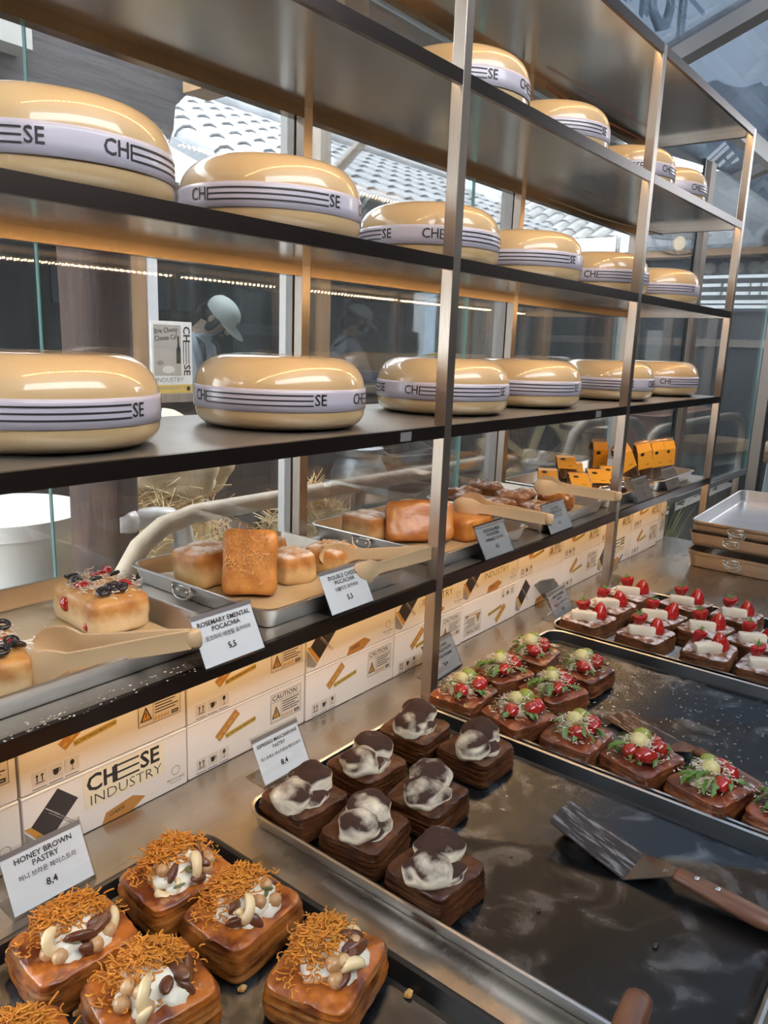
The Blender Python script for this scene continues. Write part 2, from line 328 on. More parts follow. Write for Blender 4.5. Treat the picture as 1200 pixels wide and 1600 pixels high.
# ================================================================ CHEESE WHEELS
wax = M('cheese in clear film', (0.61,0.43,0.225), 0.40, 0, (0.54,0.365,0.175), 5, coat=1.0, sss=0.12, bump=0.0016, bscale=26, stretch=(1,1,0.12), rand=True)
band_m = M('lavender white band', (0.50,0.465,0.535), 0.35, 0, coat=0.3)
WR, WH = 0.165, 0.136
def wheel_profile():
    p = [(0.0,0.0),(0.120,0.0),(0.138,0.003)]
    for k in range(1, 9):
        a = -90+k*90/9; p.append((0.138+0.027*math.cos(math.radians(a)), 0.034+0.031*math.sin(math.radians(a))))
    p += [(0.165,0.040),(0.1652,0.055),(0.1648,0.072)]
    for k in range(1, 12):
        a = k*90/12; p.append((0.104+0.061*math.cos(math.radians(a)), 0.074+0.060*math.sin(math.radians(a))))
    p += [(0.100,0.1345),(0.070,0.1356),(0.03,0.136),(0.0,0.136)]
    return p
def make_wheel_mesh():
    mb = MB(); n = 72; rings = []
    for r, z in wheel_profile():
        rr = []
        for i in range(n):
            a = 2*PI*i/n; d = 1+0.010*noise.noise(Vector((math.cos(a)*1.4, math.sin(a)*1.4, z*14)))
            rr.append((max(r,0.0004)*d*math.cos(a), max(r,0.0004)*d*math.sin(a), z*(1+0.006*noise.noise(Vector((math.cos(a)*2,math.sin(a)*2,5))))))
        rings.append(rr)
    return mb.loft(rings).mesh('cheese wheel', wax, True)
def make_band():
    mb = MB(); n = 96; rings = []
    for r, z in ((WR+.0004,0.0375),(WR+.0022,0.038),(WR+.0024,0.055),(WR+.0019,0.0715),(WR+.0010,0.0775),(WR-.001,0.078)):
        rings.append([(r*math.cos(2*PI*i/n), r*math.sin(2*PI*i/n), z) for i in range(n)])
    return mb.loft(rings, False, False).mesh('band', band_m, True)
def make_logo():
    """CH, a long three-barred E and SE, wrapped round the band three times"""
    mb = MB(); r = WR+0.0032; zc = 0.0590; h = 0.0205
    def arc(a0, a1, z0, z1):
        n = max(2, int((a1-a0)/3)+1)
        a = [math.radians(a0+(a1-a0)*k/(n-1)) for k in range(n)]
        vs = [(r*math.cos(t), r*math.sin(t), z) for z in (z0, z1) for t in a]
        mb.add(vs, [(k, k+1, n+k+1, n+k) for k in range(n-1)])
    def letters(s, a0):
        v, f = text_geo(s, 0.0285, 'LEFT', 0.012, 0.92)
        x0 = min(p[0] for p in v)
        mb.add([(r*math.cos(math.radians(a0)+(p[0]-x0)/r), r*math.sin(math.radians(a0)+(p[0]-x0)/r), zc+p[1]) for p in v], f)
        return math.degrees((max(p[0] for p in v)-x0)/r)
    for k in range(3):
        b = k*120
        w = letters('CH', b); a0 = b+w+1.0; a1 = b+87.0
        arc(a0, a0+1.0, zc-h/2, zc+h/2)
        for zz in (zc-h/2, zc-0.0012, zc+h/2-0.0024): arc(a0, a1, zz, zz+0.0024)
        letters('SE', a1+0.8)
    return mb.mesh('logo', ink)
wheel_me, band_me, logo_me = make_wheel_mesh(), make_band(), make_logo()
WHEELS = [
 (SZ[1], [(-0.78,-163),(-0.297,159.5),(0.265,-177.6),(0.685,179),(1.285,-99),(1.785,-154)], 'on the shelf above the breads',
  ['cut off by the left edge','second from the left','standing behind the near upright post','just right of the near upright post','standing behind the middle upright post','last one next to the far end post']),
 (SZ[2], [(-0.745,-98),(-0.325,175),(0.175,-149),(0.623,170),(1.13,-169),(1.66,164)], 'on the second shelf down',
  ['at the left edge showing two words','second from the left below the tiled roof','crossed by the near upright post','just right of the near upright post','standing behind the middle upright post','last one next to the far end post']),
 (SZ[3], [(0.267,-92),(0.728,176),(1.266,-112),(1.612,-120)], 'on the topmost shelf',
  ['crossed by the near upright post','second, half hidden by the shelf edge','crossed by the middle upright post','smallest in view at the far end'])]
for z, lst, where, which in WHEELS:
    for (x, a), w in zip(lst, which):
        t = thing('round_cheese', 'cheese round %s, %s' % (where, w), 'cheese', T(x,0.21,z) @ R('Z', a), 'cheese rounds on the rack')
        obj('cheese_body', wheel_me, t); b = obj('band', band_me, t, label='white band with black lettering'); obj('lettering', logo_me, b)
# ================================================================ TRAYS
def tray_mesh(w, d, h, taper=0.012, r=0.03, rim=0.006, th=0.0025, name='tray'):
    mb = MB(); o = lambda k, z: ring(rrect(w+2*k, d+2*k, max(r+k, 0.004), 6), z)
    rings = [o(-taper-0.004,0.0), o(-taper,0.004), o(-0.0005,h-0.004), o(rim,h-0.003), o(rim+0.001,h-0.001), o(rim-0.001,h), o(0,h), o(-th,h-0.002), o(-taper-th,0.006), o(-taper-0.006,0.0032)]
    mb.loft(rings)
    n = len(rings[0]); mb.m = [0]*(6*n)+[1]*(3*n)+[0,1]
    return mb
handle_plate = MB().prism(rrect(0.058,0.020,0.009,4), 0, 0.0022, 0.0006)
hp_me = handle_plate.mesh('handle plate', alu, angle=40)
hw = MB(); hw.tube([(-0.026,0.009,0.004),(-0.028,0.002,0.005),(-0.024,-0.008,0.006),(-0.012,-0.014,0.007),(0.0,-0.0155,0.007),(0.012,-0.014,0.007),(0.024,-0.008,0.006),(0.028,0.002,0.005),(0.026,0.009,0.004)],0.0022,6)
hw.tube([(-0.027,0.010,0.003),(0.027,0.010,0.003)],0.0035,8)
hw_me = hw.mesh('handle wire', alu, True)
rv_me = MB().lathe([(0.0001,0.0035),(0.0028,0.003),(0.004,0.0012),(0.0042,0.0)][::-1],10).mesh('rivet', alu, True)
def handle(parent, X):
    h = obj('handle', hp_me, parent, X); obj('handle_wire', hw_me, h)
    for s in (-1,1): obj('rivet', rv_me, h, T(s*0.014,-0.001,0.002))
tm = tray_mesh(0.415,0.413,0.040)
tray_me = tm.mesh('aluminium tray', [alu, alu_in], angle=35)
FX = lambda x, y, z: T(x,y,z) @ R('Z',-90) @ R('X',90)     # a plate lying on a tray's left (-x) side
FL = lambda x, y, z: Matrix(((0,0,-1,x),(-1,0,0,y),(0,1,0,z),(0,0,0,1)))
SHELF_TRAYS = [(-0.795,0.250,'aluminium tray with parchment holding the two tomato olive breads',0),(-0.2875,0.240,'aluminium tray with side handle holding the cheese bread blocks',0),
 (0.245,0.240,'aluminium tray of golden milk bread behind the near post',0),(0.755,0.240,'aluminium tray of dark baked scones',0),
 (1.215,0.240,'aluminium tray of packets lying flat beside the middle post',0),(1.66,0.240,'aluminium tray of upright packets at the far shelf end',0)]
for x, y, lab, a in SHELF_TRAYS:
    t = thing('baking_tray', lab, 'tray', T(x,y,SZ[0]+0.0005), 'trays on the bread shelf')
    obj('pan', tray_me, t)
    handle(t, FL(-0.2065,0.03,0.0225) @ R('X',0))
# big trays on the counter
pan_m = M('dark worn steel pan', (0.06,0.061,0.063), 0.20, 0.9, (0.34,0.35,0.36), 11, detail=15, lo=0.50, hi=0.85, rough2=0.50, distort=1.6)
pan_out = M('blue black steel wall', (0.045,0.05,0.055), 0.35, 0.7)
pan_rim = M('bright worn rim', (0.62,0.61,0.59), 0.3, 1.0)
black_pan = M('black coated pan', (0.022,0.021,0.020), 0.32, 0.4, (0.035,0.034,0.032), 12)
def big_tray(x0, x1, y0, y1, h, lab, out_m, in_m, rim_m, floor_m2):
    w, d = x1-x0, y1-y0; mb = MB(); r = 0.045; o = lambda k, z: ring(rrect(w+2*k, d+2*k, r+k, 6), z)
    rings = [o(-0.016,0.0), o(-0.012,0.004), o(-0.006,h-0.003), o(-0.001,h-0.002), o(0.0,h), o(-0.004,h+0.0008), o(-0.008,h-0.001), o(-0.014,0.006), o(-0.020,0.0032)]
    mb.loft(rings); n = len(rings[0]); mb.m = [0]*(2*n)+[2]*(4*n)+[1]*(2*n)+[0,3]
    t = thing('sheet_pan', lab, 'tray', T((x0+x1)/2,(y0+y1)/2,0.0005), 'large pans on the counter')
    obj('pan', mb.mesh('sheet pan', [out_m, in_m, rim_m, floor_m2], angle=35), t)
    return t
big_tray(-1.20,-0.692,-0.80,-0.026,0.030,'black sheet pan of honey nut pastries in the foreground', black_pan, black_pan, black_pan, pan_m)
big_tray(-0.617,-0.112,-0.80,-0.030,0.031,'bright rimmed sheet pan of cocoa cream pastries with a spatula', pan_rim, pan_out, pan_rim, pan_m)
big_tray(-0.106,0.503,-0.80,-0.030,0.031,'sheet pan of tomato and rocket pastries', pan_out, pan_out, pan_rim, pan_m)
big_tray(0.512,1.02,-0.80,-0.014,0.033,'sheet pan of strawberry pastries at the back', pan_out, pan_out, pan_rim, M('paper lined pan', (0.62,0.62,0.64), 0.5, 0.2, (0.12,0.12,0.13), 5, lo=0.55, hi=0.6))
# stack of empty trays at the right
stk = tray_mesh(0.70,0.60,0.050,0.010,0.035,0.004)
tanal = M('tan aluminium', (0.50,0.42,0.34), 0.38, 0.9, (0.44,0.37,0.30), 6)
stk_me = stk.mesh('deep tray', [tanal, tanal], angle=35)
STK = [(1.895,0.0,0.0,0.0,'lowest empty baking tray in the stack at the right'),(1.890,0.0,0.014,0.0,'second empty baking tray up, nested in the lowest one'),
       (1.893,0.004,0.082,0.5,'third empty baking tray up, above the dark gap'),(1.900,0.0,0.112,1.2,'fourth empty baking tray up, just below the topmost'),
       (1.900,0.0,0.127,2.2,'topmost empty baking tray of the stack with pale worn floor')]
for k, (x, dy, z, tilt, lab) in enumerate(STK):
    t = thing('baking_tray', lab, 'tray', T(x,-0.368+dy,z+0.001) @ T(-0.35,0,0) @ R('Y',-tilt) @ T(0.35,0,0), 'stack of empty baking trays')
    obj('pan', stk_me if k < 4 else stk.mesh('top tray', [tanal, M('pale worn aluminium floor', (0.66,0.66,0.68), 0.35, 0.8, (0.56,0.55,0.55), 9)], angle=35), t)
    handle(t, FL(-0.346,0.14+0.006*((k*7)%3-1),0.028))
# ================================================================ PASTRIES
def pastry_mesh(seed, sx, sy, h, mat, puff=0.006, dip=0.0, n=120):
    mb = MB(); rings = []; rs = random.Random(seed); L = 11
    off = [rs.uniform(-1, 1) for _ in range(L+1)]
    def pt(a, k, z, rr):
        c, s = math.cos(a), math.sin(a); p = 7.5
        d = (abs(c)**p+abs(s)**p)**(-1/p)
        w = 1+0.035*noise.noise(Vector((c*1.2+seed*9, s*1.2, z*12)))
        return (c*d*sx/2*k*w, s*d*sy/2*k*w, z+rr)
    rings.append([pt(2*PI*i/n, 0.86, 0.0, 0) for i in range(n)])
    for l in range(L+1):
        u = l/L; z = 0.002+u*h
        base = 0.945+0.05*math.sin(PI*min(1, u*0.9+0.12))**0.6
        for e in (0, 1):
            rr = []
            for i in range(n):
                a = 2*PI*i/n
                lam = 0.026*off[l]+(0.032 if e else -0.030)*(0.7+0.9*noise.noise(Vector((math.cos(a)*3+l*2.1, math.sin(a)*3, seed*3.3))))
                wob = 0.0035*noise.noise(Vector((math.cos(a)*1.6, math.sin(a)*1.6, u*2+seed*7)))*math.sin(PI*u)
                rr.append(pt(a, base+lam, z+(h/L)*0.42*e*0.9+wob, 0))
            rings.append(rr)
    zt = 0.002+h+h/L*0.4
    for q, k in enumerate((0.965, 0.93, 0.88, 0.82, 0.75, 0.67, 0.58, 0.48, 0.37, 0.25, 0.12, 0.03)):
        rr = []
        for i in range(n):
            a = 2*PI*i/n; p = pt(a, k, zt, 0)
            up = puff*(1-k**3)-dip*max(0, 1-(k/0.7)**2)
            rr.append((p[0], p[1], zt+0.0015*(1 if q else 0)+up+0.0042*noise.fractal(Vector((p[0]*42+seed, p[1]*42, seed*2.2)), 0.9, 2.1, 5)*(1-0.3*k)))
        rings.append(rr)
    return mb.loft(rings).mesh('pastry', mat, True)
def layered(m, dark, scale=150.0, mix=0.55):
    """thin baked edges of the laminated dough: dark grain that follows the layers"""
    N, L = nt(m); b = N['Principled BSDF']; tc = N.new('ShaderNodeTexCoord'); mp = N.new('ShaderNodeMapping'); mp.inputs['Scale'].default_value = (0.07,0.07,1)
    n = N.new('ShaderNodeTexNoise'); n.inputs['Scale'].default_value = scale*1.6; n.inputs['Detail'].default_value = 3; L.new(tc.outputs['Object'], mp.inputs[0]); L.new(mp.outputs[0], n.inputs['Vector'])
    g = N.new('ShaderNodeNewGeometry'); sp = N.new('ShaderNodeSeparateXYZ'); L.new(g.outputs['Normal'], sp.inputs[0]); ab = N.new('ShaderNodeMath'); ab.operation = 'ABSOLUTE'; L.new(sp.outputs['Z'], ab.inputs[0])
    sd = N.new('ShaderNodeMapRange'); sd.inputs['From Min'].default_value = 0.75; sd.inputs['From Max'].default_value = 0.25; L.new(ab.outputs[0], sd.inputs['Value'])
    r = N.new('ShaderNodeMapRange'); r.inputs['From Min'].default_value = 0.42; r.inputs['From Max'].default_value = 0.62; r.inputs['To Max'].default_value = mix; L.new(n.outputs['Fac'], r.inputs['Value'])
    f = N.new('ShaderNodeMath'); f.operation = 'MULTIPLY'; L.new(sd.outputs[0], f.inputs[0]); L.new(r.outputs[0], f.inputs[1])
    mx = N.new('ShaderNodeMix'); mx.data_type = 'RGBA'; L.new(f.outputs[0], mx.inputs['Factor']); L.new(b.inputs['Base Color'].links[0].from_socket, mx.inputs['A'])
    mx.inputs['B'].default_value = (*dark, 1); L.new(mx.outputs['Result'], b.inputs['Base Color']); return m
honey_m = layered(M('honey glazed pastry', (0.52,0.150,0.022), 0.30, 0, (0.16,0.032,0.007), 30, detail=12, lo=0.42, hi=0.60, coat=0.6, bump=0.0022, bscale=70, rand=True), (0.62,0.30,0.09))
esp_m = layered(M('dark cocoa pastry', (0.105,0.036,0.014), 0.38, 0, (0.038,0.012,0.006), 30, detail=12, lo=0.42, hi=0.60, coat=0.15, spec=0.35, bump=0.0022, bscale=70, rand=True), (0.26,0.10,0.036))
tom_m = layered(M('red brown glazed pastry', (0.28,0.070,0.025), 0.28, 0, (0.10,0.022,0.012), 30, detail=12, lo=0.42, hi=0.60, coat=0.7, bump=0.0022, bscale=70, rand=True), (0.46,0.20,0.07))
str_m = layered(M('sugared brown pastry', (0.23,0.082,0.032), 0.45, 0, (0.09,0.028,0.014), 30, detail=12, lo=0.42, hi=0.60, coat=0.15, spec=0.35, bump=0.0022, bscale=70, rand=True), (0.42,0.20,0.08))
top_dust(str_m, (0.72,0.66,0.66), 55, 0.35, 0.95, 0.49, 0.10, 0.8)
cream_m = M('white cream', (0.86,0.80,0.66), 0.42, 0, sss=0.25, bump=0.0008, bscale=60)
choc_m = M('torched cream under cocoa', (0.92,0.82,0.64), 0.5, 0, (0.55,0.30,0.12), 42, detail=6, lo=0.58, hi=0.80, sss=0.15, bump=0.0010, bscale=120, rand=True)
top_dust(choc_m, (0.042,0.015,0.008), 18, 0.12, 0.50, 0.62, 0.10, 0.85)
shred_m = M('orange shredded flakes', (0.80,0.33,0.040), 0.5, 0, (0.66,0.23,0.022), 60)
NUT = {}
def nut_protos():
    mb = MB(); prof = [(0.0002,-0.011),(0.0030,-0.0095),(0.0054,-0.005),(0.0062,0.0),(0.0052,0.005),(0.0028,0.0095),(0.0002,0.0118)]
    mb.lathe(prof, 12, X=S(1,0.7,1)); NUT['almond'] = mb.mesh('almond', M('almond skin', (0.17,0.055,0.022), 0.42, 0, (0.10,0.032,0.014), 90, stretch=(4,4,0.6), coat=0.2), True)
    mb = MB(); blob(mb, (0,0,0), (0.0072,0.0070,0.0066), 3, 0.12, 1.4, 2); NUT['hazelnut'] = mb.mesh('hazelnut', M('blanched hazelnut', (0.62,0.40,0.20), 0.4, 0, (0.48,0.25,0.10), 60, coat=0.3), True)
    mb = MB(); mb.tube([(0.010*math.cos(math.radians(a)), 0.010*math.sin(math.radians(a)), 0) for a in range(-20, 201, 20)], [0.001,0.0038,0.0050,0.0054,0.0052,0.0048,0.0046,0.0046,0.0044,0.0038,0.0028,0.001], 10); NUT['cashew'] = mb.mesh('cashew', M('cashew', (0.78,0.60,0.33), 0.38, 0, coat=0.3), True)
    mb = MB(); n = 16; rings = []
    for k in range(11):
        u = k/10*2-1; rad = 0.0066*math.sqrt(max(0.0, 1-u*u))+0.0002
        rings.append([(rad*math.cos(2*PI*i/n)*(1+0.16*math.sin(4*2*PI*i/n+u*2)), 0.62*rad*math.sin(2*PI*i/n)*(1+0.22*math.cos(5*2*PI*i/n)), u*0.0145) for i in range(n)])
    mb.loft(rings); NUT['pecan'] = mb.mesh('pecan', M('pecan', (0.19,0.065,0.022), 0.35, 0, (0.10,0.03,0.012), 50, coat=0.4), True)
    mb = MB(); mb.lathe([(0.0001,-0.0068),(0.0026,-0.0045),(0.0036,0.0),(0.0026,0.005),(0.0001,0.0078)], 10, X=S(1,0.4,1)); NUT['pumpkin_seed'] = mb.mesh('pumpkin seed', M('pumpkin seed', (0.15,0.16,0.05), 0.4, coat=0.3), True)
nut_protos()
def shreds(seed, n, cx, cy, rx, ry, z0, hz, ln, rad, mat, tail=0.25, tcx=0.0, tcy=0.0):
    rs = random.Random(seed); mb = MB()
    for k in range(n):
        a = rs.uniform(0, 2*PI); u = math.sqrt(rs.random())
        if rs.random() < tail: u = rs.uniform(0.9, 1.55)
        x, y = cx+rx*u*math.cos(a), cy+ry*u*math.sin(a)
        z = z0+hz*math.sqrt(max(0, 1-min(1, u)**2))*rs.uniform(0.85, 1.08)+(0.001 if u > 1 else 0)
        d = rs.uniform(0, 2*PI); cu = rs.uniform(-230, 230); l = ln*rs.uniform(0.5, 1.3); p = []; hd = d; q = [x, y, z]; pz = rs.uniform(-0.25, 0.25)
        for s in range(5):
            p.append(tuple(q)); q[0] += math.cos(hd)*l/4; q[1] += math.sin(hd)*l/4; q[2] += pz*l/4; hd += math.radians(cu)/4
        mb.tube(p, rad*rs.uniform(0.7, 1.2), 3, caps=True)
    return mb.mesh('shreds', mat, True)
P_H = 0.042
def honey_pastry(seed):
    """returns list of (name, mesh, matrix, kind) parts in the pastry's own frame (front = -y)"""
    rs = random.Random(seed); parts = [('pastry_base', pastry_mesh(seed, 0.132, 0.112, P_H, honey_m, 0.007), None, None)]
    zt = P_H+0.004; mb = MB()
    blob(mb, (0.0,-0.004,zt+0.008), (0.040,0.035,0.024), seed, 0.35, 2.2, 3); blob(mb, (0.014,-0.030,zt+0.004), (0.020,0.015,0.013), seed+3, 0.3, 2.2, 3)
    blob(mb, (-0.016,-0.028,zt+0.004), (0.018,0.014,0.012), seed+5, 0.3, 2.2, 3)
    parts.append(('cream', mb.mesh('cream', cream_m, True), None, None))
    parts.append(('shredded_flakes', shreds(seed*11, 620, -0.001, 0.012, 0.043, 0.031, zt+0.012, 0.034, 0.014, 0.0011, shred_m, 0.17), None, 'stuff'))
    kinds = ['almond','hazelnut','hazelnut','cashew','pecan','pumpkin_seed','almond','hazelnut','pumpkin_seed','pecan','hazelnut','cashew']; rs.shuffle(kinds)
    for i, kd in enumerate(kinds):
        a = math.radians(-175+170*(i+0.5)/len(kinds)+rs.uniform(-22, 22)); q = (0.70, 1.0)[i % 2]
        x, y, z = 0.040*q*math.cos(a), -0.006+0.036*q*math.sin(a), zt+0.008+0.024*math.sqrt(max(0.05, 1-q*q))
        parts.append((kd, NUT[kd], T(x,y,z) @ rotz(rs.uniform(0, 6.28)) @ R('Y', rs.uniform(50, 100)) @ rotz(rs.uniform(0, 6.28)) @ S(1.4,1.4,1.4), None))
    return parts
def espresso_pastry(seed):
    rs = random.Random(seed); parts = [('pastry_base', pastry_mesh(seed+20, 0.114, 0.110, P_H, esp_m, 0.006), None, None)]
    zt = P_H+0.004
    for i, (x, y, rx, ry, rzz) in enumerate(((-0.026,-0.006,0.036,0.032,0.025),(0.019,0.008,0.039,0.035,0.028),(-0.004,-0.027,0.030,0.017,0.012))):
        mb = MB(); blob(mb, (x+rs.uniform(-.003,.003),y+rs.uniform(-.003,.003),zt+rzz*0.55), (rx,ry,rzz), seed*3+i, 0.22, 1.5, 4)
        parts.append(('cream_dollop', mb.mesh('dollop', choc_m, True), None, None))
    return parts
tomato_m = M('cherry tomato', (0.42,0.012,0.010), 0.14, 0, (0.34,0.02,0.010), 30, coat=0.6, sss=0.1)
green_m = M('green cherry tomato', (0.22,0.27,0.035), 0.2, 0, (0.30,0.32,0.06), 30, coat=0.5)
yel_m = M('yellow cheese ball', (0.70,0.62,0.30), 0.45, 0, (0.60,0.52,0.22), 70, bump=0.0008, bscale=120)
rocket_m = M('rocket leaf', (0.075,0.16,0.022), 0.4, 0, (0.14,0.24,0.05), 40)
grate_m = M('grated white cheese', (0.90,0.80,0.66), 0.6)
def leaf_mesh(seed):
    rs = random.Random(seed); mb = MB(); n = 9; Ls = 0.046; vs = []; fs = []
    for k in range(n):
        u = k/(n-1); w = (0.0014 if u < 0.3 else 0.0070*math.sin(PI*min(1, (u-0.25)/0.78))**0.7*(1.0 if k % 2 else 0.40))+0.0005
        z = 0.012*math.sin(PI*u)+0.002*math.sin(9*u); bx = 0.006*math.sin(2.2*u+seed)
        vs += [(u*Ls, bx-w, z+0.0015*(k % 2)), (u*Ls, bx, z-0.001), (u*Ls, bx+w, z+0.0012*(k % 2))]
    for k in range(n-1):
        for j in (0, 1): fs.append((3*k+j, 3*k+3+j, 3*k+4+j, 3*k+1+j))
    up = [(a, b, c+0.0004) for a, b, c in vs]; m = len(vs)
    mb.add(vs+up, fs+[tuple(i+m for i in reversed(f)) for f in fs]); return mb.mesh('rocket leaf', rocket_m, True)
LEAF = [leaf_mesh(s) for s in (1, 2, 3)]
mb = MB(); blob(mb, (0,0,0), (0.0115,0.0115,0.0105), 2, 0.06, 1.2, 3); BALL_R = mb.mesh('tomato', tomato_m, True); BALL_G = mb.mesh('green tomato', green_m, True); BALL_Y = mb.mesh('cheese ball', yel_m, True)
mb = MB(); blob(mb, (0,0,0), (0.014,0.011,0.0095), 4, 0.1, 1.2, 3); HALF_R = mb.mesh('tomato half', tomato_m, True)
def tomato_pastry(seed):
    rs = random.Random(seed); parts = [('pastry_base', pastry_mesh(seed+40, 0.128, 0.112, P_H-0.002, tom_m, 0.005), None, None)]; zt = P_H+0.003
    parts.append(('grated_cheese', shreds(seed*7, 280, 0.0, 0.004, 0.043, 0.037, zt+0.009, 0.029, 0.010, 0.0008, grate_m, 0.22), None, 'stuff'))
    mb = MB(); blob(mb, (0,0.004,zt+0.004), (0.038,0.032,0.020), seed, 0.3, 2, 3); parts.append(('cheese_cream', mb.mesh('cheese cream', M('herbed cream', (0.66,0.58,0.40), 0.5, 0, (0.30,0.33,0.12), 70, lo=0.5, hi=0.62), True), None, None))
    spots = [(-0.022,-0.016,HALF_R,'tomato'),(0.014,-0.020,BALL_R,'tomato'),(-0.006,0.004,BALL_Y,'cheese_ball'),(0.016,0.010,BALL_G,'green_tomato'),(0.030,-0.004,HALF_R,'tomato'),(-0.028,0.006,BALL_R,'tomato')]
    a0 = rs.uniform(-0.5, 0.5)
    for x, y, me, nm in spots[:rs.choice((5, 6))]:
        c, s = math.cos(a0), math.sin(a0)
        parts.append((nm, me, T(1.15*(c*x-s*y), 1.15*(s*x+c*y), zt+0.022-0.16*math.hypot(x, y)+(0.010 if nm != 'tomato' else 0)) @ R('Z', rs.uniform(0, 180)) @ S(*[rs.uniform(1.3, 1.6)]*3), None))
    for k in range(17):
        a = 2*PI*k/17+rs.uniform(-.25, .25); q = rs.uniform(0.006, 0.024); s = rs.uniform(0.65, 1.05)
        parts.append(('rocket_leaf', LEAF[k % 3], T(q*math.cos(a), q*math.sin(a), zt+rs.uniform(0.010, 0.022)) @ rotz(a+rs.uniform(-.5, .5)) @ R('X', rs.uniform(-40, 40)) @ R('Y', rs.uniform(-2, 22)) @ S(s, s, s), None))
    return parts
straw_m = M('strawberry', (0.52,0.016,0.012), 0.24, 0, (0.42,0.010,0.010), 30, coat=0.4, sss=0.1)
cut_m = M('cut strawberry', (0.62,0.14,0.09), 0.3, 0, (0.72,0.34,0.24), 55, lo=0.45, hi=0.7, coat=0.3)
seed_m = M('strawberry seed', (0.55,0.33,0.10), 0.4)
brie_m = M('white cheese slice', (0.82,0.76,0.64), 0.5, 0, (0.74,0.64,0.48), 45, bump=0.0006, bscale=90)
calyx_m = M('green calyx', (0.13,0.22,0.04), 0.5)
STRP = [(0.0002,0.031),(0.0045,0.0285),(0.0088,0.022),(0.0125,0.013),(0.0138,0.006),(0.0120,0.0015),(0.0060,0.0),(0.0002,0.0005)]
def berry_mesh():
    mb = MB(); mb.lathe(STRP[::-1], 20); rs = random.Random(5)
    for k in range(60):
        u = rs.random(); i = min(int(u*6), 6); f = u*6-i; r = STRP[i][0]*(1-f)+STRP[i+1][0]*f; z = STRP[i][1]*(1-f)+STRP[i+1][1]*f; a = k*2.399
        blob(mb, (r*1.0*math.cos(a), r*math.sin(a), z), (0.0006,0.0006,0.0009), 0, 0, 1, 1, 1)
    return mb.mesh('strawberry', [straw_m, seed_m], True)
def half_berry_mesh():
    mb = MB(); n = 14; rings = []
    for r, z in STRP[::-1]: rings.append([(r*math.cos(PI*i/(n-1)), r*0.85*math.sin(PI*i/(n-1)), z) for i in range(n)])
    m0 = len(mb.f); mb.loft(rings, False, False, closed=False)
    for k in range(len(rings)-1):   # the flat cut face
        a, b = rings[k], rings[k+1]; mb.add([a[0], a[-1], b[-1], b[0]], [(0, 1, 2, 3)], 1)
    return mb.mesh('strawberry half', [straw_m, cut_m], angle=50)
mb = MB()
for k in range(6):
    a = k*PI/3; c, s = math.cos(a), math.sin(a)
    mb.add([(c*.001-s*.002,s*.001+c*.002,0),(c*.001+s*.002,s*.001-c*.002,0),(c*.011,s*.011,0.003),(c*.001,s*.001,0.0012)], [(0,1,2),(3,2,1),(0,2,3),(1,0,3)])
mb.tube([(0,0,0),(0.001,0,0.006)], 0.0009, 5)
BERRY, HBERRY, CALYX = berry_mesh(), half_berry_mesh(), mb.mesh('calyx', calyx_m)
BRIE = MB().prism(rrect(0.046,0.017,0.004,3), 0, 0.017, 0.0016).mesh('cheese slice', brie_m, angle=50)
def strawberry_pastry(seed):
    rs = random.Random(seed); parts = [('pastry_base', pastry_mesh(seed+60, 0.136, 0.118, P_H+0.002, str_m, 0.003), None, None)]; zt = P_H+0.006
    parts.append(('cheese_slice', BRIE, T(-0.028,0.000,zt+0.002) @ R('Z', -56+rs.uniform(-8, 8)) @ R('X', rs.uniform(-12, 4)) @ S(1.5,1.5,1.35), None))
    parts.append(('strawberry', BERRY, T(0.016,-0.022,zt-0.001) @ R('Y', rs.uniform(-14, 14)) @ R('X', rs.uniform(-6, 12)) @ S(*[rs.uniform(1.5, 1.7)]*3), None))
    X = T(0.006,0.026,zt+0.046) @ R('Z', -40+rs.uniform(-12, 12)) @ R('X', 200+rs.uniform(-8, 8)) @ R('Y', rs.uniform(-20, 20)) @ S(1.5,1.5,1.5)
    parts.append(('strawberry_half', HBERRY, X, None)); parts.append(('calyx', CALYX, X @ R('X', 180) @ T(0,0.0,0.0), None))
    mb = MB(); blob(mb, (-0.002,0.002,zt), (0.020,0.018,0.008), seed, 0.3, 2, 2); parts.append(('cream', mb.mesh('cream', cream_m, True), None, None))
    return parts
VAR = {}
def place_pastry(fn, nm, seed, x, y, z, rz, label, group):
    key = (fn.__name__, seed)
    if key not in VAR: VAR[key] = fn(seed)
    t = thing(nm, label, 'pastry', T(x,y,z) @ R('Z', rz), group)
    for pn, me, X, kd in VAR[key]: obj(pn, me, t, X, kind=kd)
    return t
ZP = 0.0048
FACE = -38     # toppings turned towards the shopper
HONEY = [(-0.797,-0.112,6,1,'honey nut pastry nearest the counter back, by the pan corner'),(-0.781,-0.229,8,2,'honey nut pastry in the middle with raisins and seeds in its cream'),
 (-0.775,-0.376,8,3,'glossy honey nut pastry alone at the right of the black pan, pecan on top'),(-0.952,-0.115,5,4,'honey nut pastry just below the honey brown price card'),
 (-0.935,-0.248,7,5,'honey nut pastry in the left front with almonds on its cream'),(-1.085,-0.225,5,6,'honey nut pastry cut off by the lower left corner')]
for x, y, a, s, lab in HONEY: place_pastry(honey_pastry, 'honey_pastry', s, x, y, ZP, a-(24,8,-14,20,38,30)[s-1]*0.5, lab, 'honey nut pastries')
